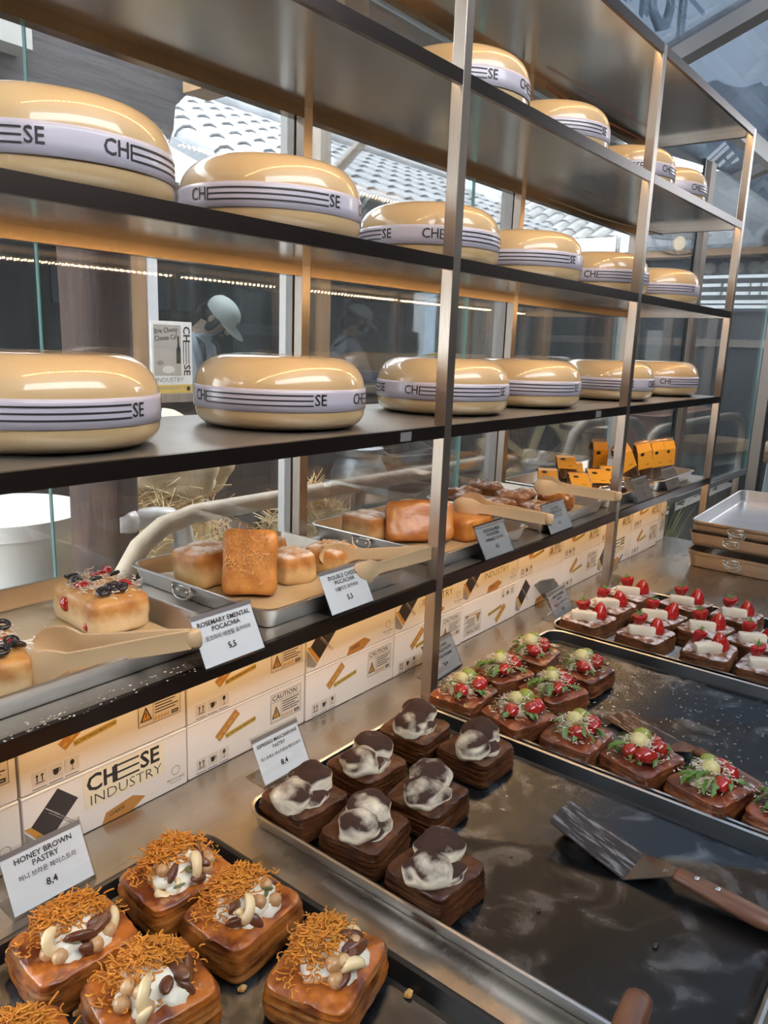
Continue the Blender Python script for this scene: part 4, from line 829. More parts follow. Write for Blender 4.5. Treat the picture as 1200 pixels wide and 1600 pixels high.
FLAT = [(1.085,0.300,-60,0.0,'flat orange packet at the left back of its tray'),(1.085,0.175,-52,0.0,'flat orange packet at the left front of its tray'),(1.210,0.290,-56,0.036,'flat orange packet lying on top of the others'),(1.220,0.165,-50,0.0,'flat orange packet in the middle of its tray'),(1.335,0.160,-46,0.0,'flat orange packet at the right front beside the card'),(1.330,0.315,-58,0.0,'flat orange packet at the right back of its tray')]
for x, y, rz, dz, lab in FLAT: packet(lab, T(x,y,ZT+0.030+dz) @ R('Z', rz) @ R('X', -62) @ T(0,0,-0.06), 'flat snack packets')
# ================================================================ SPATULAS AND CRUMBS
blade_m = M('smeared steel blade', (0.13,0.09,0.07), 0.22, 1.0, (0.50,0.46,0.42), 24, detail=8, stretch=(6,0.8,1), lo=0.50, hi=0.72, rough2=0.4)
neck_m = M('clean steel neck', (0.62,0.60,0.57), 0.2, 1.0); wood_h = M('walnut handle', (0.20,0.085,0.045), 0.42, 0, (0.12,0.048,0.026), 16, stretch=(8,1,8), detail=6); riv_m = M('steel rivet', (0.6,0.6,0.6), 0.25, 1.0)
def spatula(label, X, rise=15.0, neck=20.0, drop=0.0, mark=True):
    t = thing('offset_spatula', label, 'spatula', X, 'wooden handled spatulas')
    o = []
    for sx, sy, a0 in ((1,1,0),(-1,1,90)):
        for k in range(4):
            a = math.radians(a0+30*k); o.append((sx*(0.039-0.008)+0.008*math.cos(a), 0.137-0.008+0.008*math.sin(a)))
    o += [(-0.041,0.0),(0.041,0.0)]
    obj('blade', MB().prism(o, -0.0006, 0.0006).mesh('blade', blade_m), t, R('X', rise))
    nk = [(-0.041,0.0),(-0.013,-0.064),(0.013,-0.064),(0.041,0.0)]
    obj('neck', MB().prism(nk, -0.0009, 0.0009).mesh('neck', neck_m), t, R('X', -neck))
    c = Vector((0,-0.062*math.cos(math.radians(neck)),0.062*math.sin(math.radians(neck))))
    h = MB(); rings = []
    for y, w, th in ((0.0,0.0125,0.007),(-0.004,0.0145,0.0085),(-0.03,0.0155,0.0095),(-0.08,0.0175,0.0105),(-0.120,0.0175,0.0105),(-0.132,0.0150,0.009),(-0.138,0.009,0.006)):
        rings.append([(w*math.cos(a)*(abs(math.cos(a))**-0.35 if abs(math.cos(a)) > .05 else 1), y, th*math.sin(a)) for a in [2*PI*(k+.5)/14 for k in range(14)]])
    hd = obj('handle', h.loft(rings).mesh('handle', wood_h, True), t, T(*c) @ R('X', drop) @ T(0,-0.002,0))
    for y in (-0.03,-0.06): obj('rivet', MB().lathe([(0.0046,0.0),(0.0046,0.0012),(0.0038,0.0018),(0.0002,0.0019)],12).mesh('rivet', riv_m, True), hd, T(0,y,0.0088+(-y)*0.018))
    if mark: obj('maker_mark', (lambda m: (bmrect(m,-.0045,.001,.0045,.003), bmrect(m,-.0045,-.003,.0030,-.0015), m)[-1])(MB()).mesh('mark', gry_p), t, R('X', -neck) @ T(0.0,-0.050,0.0012))
    return t
spatula('offset spatula with smeared blade lying across the cocoa pastry pan', T(-0.293,-0.574,0.0062) @ R('Z', -2), 15.5, 20, 4)
spatula('offset spatula lying in the tomato pastry pan behind the front row', T(0.118,-0.488,0.0062) @ R('Z', -19), 4, 18, 4)
t = spatula('spatula handle reaching in at the bottom edge of the photo', T(-0.752,-0.702,0.040) @ R('Z', 97), 2, 8, 6, False)
crumb_o = M('orange crumb', (0.62,0.27,0.05), 0.6, 0, (0.74,0.48,0.18), 80)
for i, (x, y, s, lab) in enumerate(((-0.838,-0.293,0.0055,'orange crumb between the two middle honey pastries'),(-0.698,-0.398,0.0065,'large orange crumb right of the glossy honey pastry'),(-0.712,-0.452,0.006,'orange crumb by the rim of the black pan'),(-0.985,-0.175,0.005,'pale crumb between the left honey pastries'),(-0.985,-0.262,0.0055,'flat yellow crumb in the lower left corner'))):
    mb = MB(); blob(mb, (0,0,0), (s,s*.8,s*.7), i, 0.7, 2.5, 2); obj('pastry_crumb', mb.mesh('crumb', crumb_o), None, T(x,y,0.0045+s*0.55), lab, 'crumb', 'crumbs in the black pan')
rs = random.Random(12); mb = MB()
for k in range(240):
    x, y = rs.uniform(0.02,0.46), rs.uniform(-0.75,-0.30); s = rs.uniform(0.0004,0.0012); a = rs.uniform(0, PI)
    mb.bar((x,y,0.0048),(x+math.cos(a)*s*5,y+math.sin(a)*s*5,0.0048), s*.7, s*.6)
for k in range(140):
    x, y = rs.uniform(-0.06,0.34), rs.uniform(-0.32,-0.06); s = rs.uniform(0.0006,0.0015); a = rs.uniform(0, PI)
    mb.bar((x,y,0.0048),(x+math.cos(a)*s*5,y+math.sin(a)*s*5,0.0048), s*.7, s*.6)
obj('cheese_crumbs', mb.mesh('cheese crumbs', grate_m), None, None, 'scattered white cheese crumbs on the tomato pastry pan', 'crumbs', kind='stuff')
mb = MB()
for k in range(120):
    x, y = rs.uniform(-1.0,-0.55), rs.uniform(-0.004,0.03); s = rs.uniform(0.0006,0.0016)
    mb.box(x,x+s*2,y,y+s,SZ[0]+.0003,SZ[0]+.0003+s*.5)
for k in range(90):
    x, y = rs.uniform(-0.95,-0.62), rs.uniform(0.06,0.40); s = rs.uniform(0.0008,0.002)
    mb.box(x,x+s*2,y,y+s,ZT+.005,ZT+.005+s*.6)
obj('bread_crumbs', mb.mesh('bread crumbs', grate_m), None, None, 'fine pale crumbs along the front of the bread shelf', 'crumbs', kind='stuff')
for i, (x, y, lab) in enumerate(((-0.430,-0.655,'small dark chocolate chip near the loose spatula handle'),(-0.475,-0.505,'tiny dark flake in the middle of the empty pan area'))):
    mb = MB(); blob(mb, (0,0,0), (0.006-i*.002,0.004-i*.001,0.0018), i, 0.4, 2, 2); obj('chocolate_chip', mb.mesh('chip', M('dark chocolate', (0.02,0.012,0.010), 0.2, coat=.5), True), None, T(x,y,0.0055), lab, 'crumb')
# ================================================================ COURTYARD BEHIND THE GLASS
timber = M('old brown timber', (0.085,0.045,0.030), 0.75, 0, (0.040,0.022,0.016), 9, stretch=(3,3,0.35), detail=8, bump=0.006, bscale=12)
tan_w = M('tan timber post', (0.42,0.26,0.14), 0.6, 0, (0.34,0.20,0.10), 8, stretch=(4,4,0.3)); grey_w = M('weathered grey timber', (0.30,0.26,0.22), 0.8, 0, (0.22,0.19,0.16), 8, stretch=(3,3,0.4))
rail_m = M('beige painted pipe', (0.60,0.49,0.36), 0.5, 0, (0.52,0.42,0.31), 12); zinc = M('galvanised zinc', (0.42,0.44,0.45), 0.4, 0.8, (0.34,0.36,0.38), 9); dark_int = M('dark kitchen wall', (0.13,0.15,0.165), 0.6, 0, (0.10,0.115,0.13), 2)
# raised planter with gravel in front of the cafe wing
pl = thing('planter_bed', 'low stone planter bed filled with gravel and straw outside the window', 'planter', T(1.9,1.405,-0.86))
obj('kerb', MB().prism(rrect(8.4,1.10,0.03,2), 0, 0.50, 0.01).mesh('kerb', M('grey stone kerb', (0.34,0.32,0.29), 0.8, 0, (0.26,0.25,0.23), 5)), pl)
obj('gravel', (lambda m, r: [blob(m, (r.uniform(-4.1,4.1), r.uniform(-0.5,0.5), 0.51+r.uniform(0,0.02)), (r.uniform(.02,.05), r.uniform(.02,.05), r.uniform(.015,.03)), k, 0.3, 1.5, 1) for k in range(420)] and m)(MB(), random.Random(2)).mesh('gravel', M('pale gravel', (0.50,0.46,0.40), 0.8, 0, (0.34,0.31,0.27), 4)), pl, kind='stuff')
# timber trunk post
mb = MB(); n = 28; rings = []
for k in range(24):
    z = -0.85+k*0.084; rings.append([((0.097+0.008*noise.noise(Vector((math.cos(2*PI*i/n)*2.2, math.sin(2*PI*i/n)*2.2, z*0.7)))+0.004*noise.noise(Vector((i*1.7, z*2, 0))))*math.cos(2*PI*i/n), (0.097+0.008*noise.noise(Vector((math.cos(2*PI*i/n)*2.2, math.sin(2*PI*i/n)*2.2, z*0.7))))*math.sin(2*PI*i/n), z) for i in range(n)])
obj('timber_post', mb.loft(rings).mesh('trunk post', timber, True), None, T(-0.135,1.12,0), 'thick dark timber trunk post outside the left window', 'post')
# handrails
def rail(label, pts, legs):
    t = thing('handrail', label, 'handrail', T(pts[0][0],0.8,-0.86)); P = [(x-pts[0][0], 0, z+0.86) for x, z in pts]
    obj('rail', MB().tube(P, 0.027, 14).mesh('rail', rail_m, True), t)
    for x, z in legs: obj('rail_leg', MB().bar((x-pts[0][0],0,0.0),(x-pts[0][0],0,z+0.84),0.03,0.03).mesh('rail leg', M('dark iron', (0.10,0.09,0.085), 0.5, 0.4)), t)
rail('long beige pipe handrail running past the bread trays outside', [(-0.315,-0.86),(-0.315,0.06),(-0.29,0.16),(-0.235,0.235),(-0.16,0.28),(-0.06,0.298),(0.3,0.297),(1.0,0.294),(1.62,0.292),(1.74,0.27),(1.81,0.22),(1.835,0.12),(1.84,-0.86)], [(0.66,0.29),(1.3,0.29)])
rail('short grey pipe hoop behind the orange packets', [(2.30,-0.86),(2.31,0.26),(2.36,0.35),(2.48,0.40),(2.95,0.40),(3.18,0.375),(3.33,0.31),(3.39,0.20),(3.40,-0.86)], [])
rail('pipe handrail outside beyond the far end of the rack', [(3.47,-0.86),(3.48,0.18),(3.53,0.255),(3.65,0.295),(3.9,0.303),(5.2,0.306),(5.55,0.29),(5.72,0.22),(5.76,0.10),(5.76,-0.86)], [(4.1,0.30),(4.9,0.30)])
# silver drum table at the left
t = thing('drum_table', 'round silver drum table in daylight left of the trunk post', 'table', T(-0.20,1.62,-0.86)); bright = M('pale painted metal', (0.86,0.85,0.80), 0.4, 0.0, (0.78,0.77,0.72), 6)
obj('drum', MB().lathe([(0.20,0.50),(0.225,0.505),(0.225,0.66),(0.232,0.67),(0.225,0.68),(0.225,1.0)],40).mesh('drum', bright, angle=40), t)
obj('table_top', MB().lathe([(0.25,1.0),(0.262,1.004),(0.262,1.055),(0.25,1.062),(0.24,1.063)],48).mesh('top', bright, angle=40), t)
# straw
straw_mt = M('dry straw', (0.74,0.58,0.31), 0.7, 0, (0.56,0.41,0.20), 6)
def hay(label, c, r, n, seed, base=-0.36, core=True, kindname='straw_pile', mat=None):
    rs = random.Random(seed); t = thing(kindname, label, 'straw', T(*c)); mb = MB()
    for k in range(n):
        a, e = rs.uniform(0, 2*PI), rs.uniform(0, PI/2); q = rs.uniform(0.85, 1.08)
        p = Vector((r[0]*q*math.cos(a)*math.cos(e), r[1]*q*math.sin(a)*math.cos(e), r[2]*q*math.sin(e))); d = Vector((rs.uniform(-1,1), rs.uniform(-1,1), rs.uniform(-.7,.7))).normalized()*rs.uniform(0.03,0.10)
        mb.tube([p-d, p+Vector((0,0,rs.uniform(-.01,.015))), p+d], rs.uniform(0.0012,0.0026), 3)
    obj('straw', mb.mesh('straw', mat or straw_mt), t, kind='stuff')
    if core: m2 = MB(); blob(m2, (0,0,0), (r[0]*.92,r[1]*.92,r[2]*.92), seed, 0.25, 2, 3, floor=-0.02); obj('straw_core', m2.mesh('core', M('packed straw', (0.58,0.44,0.22), 0.9, 0, (0.36,0.25,0.12), 14, bump=.01), True), t)
    return t
hay('straw pile with sack behind the pipe handrail bend', (0.30,1.42,-0.345), (0.30,0.24,0.62), 1100, 1)
hay('loose straw pile between the sack and the zinc can', (0.92,1.30,-0.345), (0.28,0.24,0.50), 1100, 2)
m2 = MB(); blob(m2, (0,0,0.13), (0.26,0.15,0.16), 8, 0.35, 2.2, 4); obj('burlap_sack', m2.mesh('sack', M('burlap', (0.66,0.56,0.39), 0.9, 0, (0.55,0.45,0.30), 120, bump=.002), True), None, T(0.28,1.44,0.22) @ R('Y', 14), 'crumpled burlap sack lying on the straw pile', 'sack')
t = thing('drain_pipe', 'white plastic elbow pipe beside the handrail bend', 'pipe', T(-0.12,1.05,-0.36)); pvc = M('white plastic pipe', (0.66,0.67,0.68), 0.35)
obj('pipe', MB().tube([(-0.02,0,0.60),(0.10,0,0.60),(0.16,0,0.59),(0.205,0,0.555),(0.215,0,0.50),(0.215,0,0.0)], 0.032, 12).mesh('pipe', pvc, True), t)
obj('collar', MB().tube([(0.215,0,0.42),(0.215,0,0.50)], 0.038, 12).tube([(-0.03,0,0.60),(0.03,0,0.60)], 0.038, 12).mesh('collar', pvc, True), t)
# zinc can, crates, gears, milk can
t = thing('zinc_can', 'grey galvanised milk can standing beside the straw', 'can', T(1.475,1.5,-0.36))
obj('can_body', MB().lathe([(0.135,0.0),(0.145,0.01),(0.145,0.18),(0.149,0.19),(0.145,0.20),(0.145,0.44),(0.149,0.45),(0.145,0.46),(0.140,0.52),(0.10,0.60)],28).mesh('can', zinc, angle=40), t)
obj('can_lid', MB().lathe([(0.10,0.60),(0.115,0.605),(0.115,0.64),(0.09,0.655),(0.02,0.66)],28).mesh('lid', zinc, angle=40), t)
def crate(label, X, w, d, h, mat):
    t = thing('wooden_crate', label, 'crate', X, 'wooden crates outside'); e = 0.012
    for k in range(3):
        z0 = 0.01+k*(h/3); z1 = z0+h/3-0.015
        for y in (-d/2, d/2-e): obj('slat', MB().box(-w/2,w/2,y,y+e,z0,z1).mesh('slat', mat), t)
        for x in (-w/2, w/2-e): obj('slat', MB().box(x,x+e,-d/2+e,d/2-e,z0,z1).mesh('slat', mat), t)
    for sx in (-1, 1):
        for sy in (-1, 1): obj('corner_post', MB().box(sx*(w/2-e-.012)-.012,sx*(w/2-e-.012)+.012,sy*(d/2-e-.012)-.012,sy*(d/2-e-.012)+.012,0,h).mesh('corner', mat), t)
    obj('crate_floor', MB().box(-w/2+e,w/2-e,-d/2+e,d/2-e,0,0.01).mesh('floor', mat), t)
wood_c = M('crate wood', (0.36,0.25,0.15), 0.7, 0, (0.26,0.17,0.10), 10, stretch=(0.4,3,3))
crate('lower wooden crate right of the zinc can', T(2.10,1.72,-0.36) @ R('Z', 20), 0.42, 0.32, 0.34, wood_c)
crate('upper wooden crate tipped on the lower one', T(2.06,1.72,0.03) @ R('Z', -12) @ R('X', 14), 0.36, 0.28, 0.20, M('dark crate wood', (0.16,0.12,0.09), 0.7, 0, (0.10,0.075,0.06), 10))
def gear(label, X, r, th, mat, teeth=18):
    t = thing('wooden_gear', label, 'gear', X, 'wooden gears outside'); o = []; i_ = []
    for k in range(teeth*4):
        a = 2*PI*k/(teeth*4); rr = r if k % 4 in (0, 1) else r*0.88; o.append((rr*math.cos(a), rr*math.sin(a))); i_.append((r*0.70*math.cos(a), r*0.70*math.sin(a)))
    mb = MB(); mb.loft([ring(i_,-th/2), ring(o,-th/2), ring(o,th/2), ring(i_,th/2), ring(i_,-th/2)], False, False); obj('gear_rim', mb.mesh('rim', mat), t)
    for k in range(5): a = 2*PI*k/5; obj('spoke', MB().bar((r*.12*math.cos(a),r*.12*math.sin(a),0),(r*.74*math.cos(a),r*.74*math.sin(a),0),r*.12,th*.7).mesh('spoke', mat), t)
    obj('hub', MB().lathe([(r*.17,-th*.6),(r*.17,th*.6)],20).mesh('hub', mat), t)
gear('pale yellow wooden gear wheel standing outside behind the scones', T(3.45,1.62,0.02) @ R('Z', -38) @ R('X', 90), 0.40, 0.05, M('pale yellow wood', (0.62,0.52,0.28), 0.6, 0, (0.52,0.42,0.22), 6))
gear('white wooden gear wheel in front of the yellow one', T(3.20,1.32,-0.12) @ R('Z', -38) @ R('X', 90), 0.26, 0.05, M('white washed wood', (0.60,0.60,0.58), 0.6, 0, (0.50,0.50,0.48), 6), 14)
t = thing('milk_can', 'bronze coloured milk can behind the middle upright post', 'can', T(3.10,1.02,-0.36)); brz = M('bronze metal', (0.26,0.20,0.13), 0.4, 0.8, (0.18,0.13,0.08), 8)
obj('can_body', MB().lathe([(0.24,0.0),(0.25,0.01),(0.25,0.28),(0.256,0.29),(0.25,0.30),(0.25,0.42),(0.256,0.43),(0.25,0.44),(0.245,0.50),(0.16,0.60),(0.15,0.66)],30).mesh('can', brz, angle=40), t)
obj('can_lid', MB().lathe([(0.15,0.66),(0.20,0.67),(0.20,0.70),(0.12,0.73),(0.02,0.74)],30).mesh('lid', brz, angle=40), t)
for s in (-1, 1): obj('can_handle', MB().tube([(s*0.245,0,0.48),(s*0.30,0,0.52),(s*0.29,0,0.60),(s*0.17,0,0.64)],0.012,8).mesh('handle', brz, True), t)
t = thing('terracotta_trough', 'large terracotta coloured trough outside beyond the packets', 'trough', T(5.4,1.55,-0.36)); terr = M('terracotta', (0.36,0.18,0.11), 0.7, 0, (0.28,0.14,0.09), 5)
tr = tray_mesh(1.5,0.8,0.66,0.14,0.05,0.03,0.05); obj('trough', tr.mesh('trough', [terr, terr], angle=40), t); obj('soil', MB().box(-0.66,0.66,-0.32,0.32,0.50,0.54).mesh('soil', M('soil', (0.12,0.08,0.05), 0.9)), t)
grass_m = M('green grass blade', (0.16,0.22,0.06), 0.6, 0, (0.26,0.30,0.10), 5)
def tuft(name, label, cat, c, h, n, spread, mat, seed):
    rs = random.Random(seed); mb = MB()
    for k in range(n):
        a = rs.uniform(0, 2*PI); l = h*rs.uniform(.6, 1.05); s = spread*rs.uniform(.2, 1)
        mb.tube([(0.02*math.cos(a),0.02*math.sin(a),0), (s*.35*math.cos(a),s*.35*math.sin(a),l*.6), (s*math.cos(a),s*math.sin(a),l)], [0.004,0.003,0.0008], 3)
    obj(name, mb.mesh('tuft', mat), None, T(*c), label, cat, kind=None)
tuft('grass_tuft', 'green grass tuft outside beside the far end post', 'grass', (4.30,0.95,-0.345), 0.50, 60, 0.20, grass_m, 1)
tuft('grass_tuft', 'low green grass below the far shelf end outside', 'grass', (3.55,0.70,-0.86), 0.80, 70, 0.25, grass_m, 2)
tuft('dried_grass', 'pale dried grass bunch behind the last carton', 'dried grass', (3.05,0.63,-0.86), 0.80, 60, 0.16, M('pale dried grass', (0.66,0.58,0.40), 0.7), 3)
rs = random.Random(6)
for i in range(7):
    mb = MB(); s = rs.uniform(0.06, 0.12); blob(mb, (0,0,s*.5), (s,s*.8,s*.6), i+3, 0.3, 1.3, 2, floor=0.0)
    obj('stone', mb.mesh('stone', M('pale garden stone', (0.46,0.43,0.38), 0.8, 0, (0.34,0.31,0.27), 6), True), None, T(3.3+i*0.28,0.62+0.02*(i % 2),-0.86), 'pale garden stone, %s along the foot of the far window' % ('nearest of seven','second','third','fourth','fifth','sixth','farthest of seven')[i], 'stone', 'pale stones along the window foot')
t = thing('work_stool', 'wooden topped grey stool outside at the right edge', 'stool', T(4.62,0.16,-0.85) @ R('Z', 12)); gl = M('blue grey paint', (0.36,0.42,0.43), 0.5)
obj('seat', MB().prism(rrect(0.62,0.40,0.02,3), 0.93, 1.02, 0.01).mesh('seat', wood_c), t)
for sx in (-1, 1):
    for sy in (-1, 1): obj('leg', MB().bar((sx*.27,sy*.16,0.0),(sx*.22,sy*.13,0.93),0.06,0.05).mesh('leg', gl), t)
obj('apron', MB().box(-.26,.26,-.15,.15,0.84,0.93).mesh('apron', gl), t)
# ---------------------------------------------------------------- cafe wing across the courtyard
bw = thing('cafe_wing', 'dark kitchen wing of the cafe seen across the courtyard', 'building', T(2.5,2.0,-0.86))
def bpart(nm, x0, x1, y0, y1, z0, z1, m): return obj(nm, MB().box(x0-2.5,x1-2.5,y0-2.0,y1-2.0,z0+0.86,z1+0.86).mesh(nm, m), bw)
bpart('rear_wall', -1.6, 6.05, 4.6, 4.7, -0.86, 1.5, dark_int); bpart('side_wall', -1.7, -1.6, 2.0, 4.7, -0.86, 1.5, dark_int); bpart('kitchen_floor', -1.6, 6.05, 2.0, 4.6, -0.86, -0.62, M('kitchen floor', (0.16,0.15,0.14), 0.5))
bpart('kitchen_ceiling', -1.6, 6.05, 2.0, 4.6, 1.36, 1.42, dark_int); bpart('dwarf_wall', -1.6, 6.05, 2.0, 2.12, -0.86, 0.50, M('dark timber wall', (0.085,0.062,0.048), 0.7, 0, (0.055,0.040,0.032), 6, stretch=(6,1,.5)))
bpart('window_ledge', -1.6, 6.05, 1.86, 2.14, 0.50, 0.535, grey_w)
for x0, x1, m in ((0.585,0.625,tan_w),(1.685,1.765,tan_w),(3.10,3.16,tan_w),(3.20,3.42,grey_w),(4.22,4.36,tan_w),(5.15,5.6,timber)): bpart('post', x0, x1, 1.98, 2.06, 0.50, 1.36, m)
bpart('white_jamb', 0.628, 0.672, 1.97, 2.05, 0.50, 1.36, M('white jamb', (0.75,0.76,0.80), 0.5)); bpart('lintel', -1.6, 6.05, 1.96, 2.08, 1.26, 1.40, timber)
kw = M('kitchen rear window pane', (0.24,0.31,0.38), 0.25, 0, (0.18,0.24,0.30), 2)
for x in (1.62, 2.22, 2.72, 3.9): bpart('rear_window', x, x+0.42, 4.58, 4.60, 0.98, 1.28, kw)
cafe_glass = GLASS('cafe window glass', (0.90,0.95,0.97), 0.05, dirt=0.06, dirtcol=(.5,.6,.65), dscale=3, stretch=(10,1,1))
for a, b in ((0.672,1.685),(1.765,3.10),(3.42,4.22),(4.36,5.15)): bpart('window_pane', a, b, 2.015, 2.021, 0.535, 1.26, cafe_glass)
def kthing(nm, lab, cat, x0, x1, y0, y1, z0, z1, m, group=None): return obj(nm, MB().prism(rrect(x1-x0,y1-y0,0.012,3,(x1-x0)/2,(y1-y0)/2), 0, z1-z0, 0.006).mesh(nm, m), None, T(x0,y0,z0), lab, cat, group)
t = thing('kitchen_counter', 'long steel kitchen counter inside the cafe wing', 'counter', T(2.5,2.42,-0.62))
obj('worktop', MB().box(-2.2,2.6,-0.25,0.25,1.12,1.16).mesh('top', steel), t)
for k in range(6): obj('cabinet_panel', MB().box(-2.18+k*.8,-1.42+k*.8,-0.22,0.24,0.0,1.12).mesh('cabinet', dark_int), t)
t = thing('oven', 'black wall oven behind the leaning worker', 'oven', T(2.70,3.75,-0.62)); blk = M('black oven enamel', (0.020,0.022,0.024), 0.3)
obj('oven_body', MB().prism(rrect(0.62,0.5,0.02,3), 0, 1.80, 0.008).mesh('oven', M('oven steel', (0.09,0.10,0.105), 0.4, 0.6)), t); obj('oven_door', MB().box(-0.25,0.25,-0.265,-0.25,1.50,1.74).mesh('door', blk), t); obj('oven_handle', MB().tube([(-0.22,-0.285,1.755),(0.22,-0.285,1.755)],0.012,8).mesh('handle', steel, True), t); obj('oven_door', MB().box(-0.25,0.25,-0.265,-0.25,1.18,1.42).mesh('door', blk), t)
kthing('tub', 'cream tub on the kitchen counter beside the blue poster', 'tub', 1.50, 1.66, 2.32, 2.46, 0.54, 0.70, M('cream plastic', (0.62,0.56,0.46), 0.5)); kthing('blender', 'black blender on the counter in front of the masked worker', 'blender', 2.95, 3.09, 2.34, 2.46, 0.54, 0.86, blk)
kthing('coffee_machine', 'dark coffee machine beside the masked worker', 'machine', 3.32, 3.62, 2.95, 3.30, 0.54, 1.02, M('machine steel', (0.15,0.16,0.17), 0.35, 0.7)); kthing('white_canister', 'white canister on the cafe ledge by the tan post', 'canister', 1.80, 1.87, 2.20, 2.27, 0.54, 0.68, white_card)
kthing('machine_stand', 'dark stand under the coffee machine', 'stand', 3.28, 3.66, 2.92, 3.34, -0.62, 0.538, dark_int)
for i, (x, y, lab) in enumerate(((0.0,2.5,'long kitchen ceiling lamp at the left of the cafe wing'),(1.55,2.45,'added long kitchen ceiling lamp lighting the leaning worker'),(3.15,2.5,'added long kitchen ceiling lamp lighting the masked worker'),(4.8,2.5,'added long kitchen ceiling lamp brightening the right of the cafe wing'))):  # left lamp is real; the other three are added to light the kitchen
    t = thing('ceiling_lamp', lab, 'lamp', T(x,y,1.36)); obj('lamp_housing', MB().box(-.45,.45,-.05,.05,-.03,0).mesh('housing', steel), t); obj('lamp_tube', MB().box(-.43,.43,-.03,.03,-.036,-.0305).mesh('tube', EMIT('cool kitchen lamp', (0.9,0.96,1.0), 24.0)), t)
# posters on the ledge and glass
def poster(nm, lab, X, w, h, build, base=white_card):
    t = thing(nm, lab, 'poster', X); obj('board', MB().box(-w/2,w/2,0,0.006,0,h).mesh('board', base), t); m, mats = build(); obj('artwork', m.mesh('artwork', mats), t, T(0,-0.001,0) @ R('X', 90)); return t
def art1():
    m = MB(); bmrect(m,-0.092,0.075,0.045,0.285,1); text(m,'Brie Cheesy',0.030,-0.030,0.262,mi=0,sx=.8,z=.0004,rot=6); text(m,'Cheese Cafe',0.030,-0.026,0.232,mi=0,sx=.8,z=.0004,rot=6)
    m.poly([(0.020,0.125),(0.042,0.125),(0.042,0.185),(0.036,0.200),(0.035,0.235),(0.027,0.235),(0.026,0.200),(0.020,0.185)],.0004,0); m.poly([(-0.020+.032*math.cos(a*PI/10),0.100+.016*math.sin(a*PI/10)) for a in range(20)],.0004,3); m.poly([(-0.062+.017*math.cos(a*PI/8),0.128+.010*math.sin(a*PI/8)) for a in range(16)],.0004,2)
    text(m,'CH',0.048,0.073,0.248,bold=.02,rot=-90,z=.0004); text(m,'SE',0.048,0.073,0.098,bold=.02,rot=-90,z=.0004)
    for x in (0.057,0.071,0.085): bmrect(m,x-.002,0.122,x+.002,0.222,0,.0004)
    text(m,'INDUSTRY',0.030,-0.015,0.056,mi=2,z=.0004); bmrect(m,-0.102,0.0,0.102,0.036,4,.0002); m.poly([(0.080+.010*math.cos(a*PI/8),0.018+.010*math.sin(a*PI/8)) for a in range(16)],.0006,0); text(m,'CHEESE INDUSTRY',0.014,-0.02,0.022,mi=2,z=.0005)
    return m, [ink, M('warm grey print', (0.46,0.43,0.40), .7), gry_p, M('cup white', (0.7,0.69,0.67), .6), M('yellow footer', (0.70,0.50,0.10), .6)]
poster('cafe_poster', 'white poster with a bottle and sideways lettering on the cafe ledge', T(0.672,1.88,0.537), 0.206, 0.300, art1)
def art2():
    m = MB(); text(m,'EMMENTAL C',0.042,0.0,0.150,mi=0,bold=.02,sx=.62); bmrect(m,-0.08,0.120,0.08,0.126,1); m.poly([(-0.06,0.0),(0.02,0.0),(0.0,0.08),(-0.05,0.09)],.0002,2); return m, [M('yellow print', (0.72,0.52,0.14), .5), white_card, M('orange brown print', (0.40,0.22,0.12), .5)]
poster('emmental_poster', 'blue poster with yellow emmental lettering behind the cafe glass', T(1.575,2.035,0.60), 0.19, 0.20, art2, M('blue print', (0.045,0.16,0.27), .5))
def art3():
    m = MB(); text(m,'CHE',0.085,0.0,0.085,mi=0,bold=.02,rot=12); bmrect(m,-0.08,0.145,0.07,0.155,1); return m, [M('blue ink', (0.05,0.18,0.42), .5), tape_b]
poster('yellow_menu', 'yellow menu board tilted on the cafe ledge', T(2.70,1.93,0.54) @ R('Y', -8), 0.19, 0.19, art3, M('menu yellow', (0.78,0.60,0.12), .5))
# ---------------------------------------------------------------- people in the kitchen
skin_m = M('skin', (0.55,0.36,0.27), 0.5, sss=0.1); hair_m = M('dark hair', (0.020,0.016,0.015), 0.5); shirt_m = M('pale lilac shirt', (0.74,0.75,0.82), 0.8, 0, (0.68,0.69,0.76), 6); apron_m = M('cream apron', (0.50,0.49,0.44), 0.8); cap_m = M('cream cap', (0.60,0.58,0.53), 0.8); trou_m = M('dark trousers', (0.05,0.05,0.06), 0.8); mask_m = M('white mask', (0.66,0.66,0.66), 0.7)
def skinned(verts, edges, radii, root):
    me = bpy.data.meshes.new('skin'); me.from_pydata(verts, edges, []); o = bpy.data.objects.new('skin', me); COL.objects.link(o); o.modifiers.new('s', 'SKIN'); sv = me.skin_vertices[0].data
    for i, r in enumerate(radii): sv[i].radius = (r, r) if not isinstance(r, tuple) else r
    sv[root].use_root = True; sd = o.modifiers.new('d', 'SUBSURF'); sd.levels = 2; sd.render_levels = 2
    bpy.context.view_layer.update(); e = o.evaluated_get(bpy.context.evaluated_depsgraph_get()); m2 = bpy.data.meshes.new_from_object(e); bpy.data.objects.remove(o); return m2
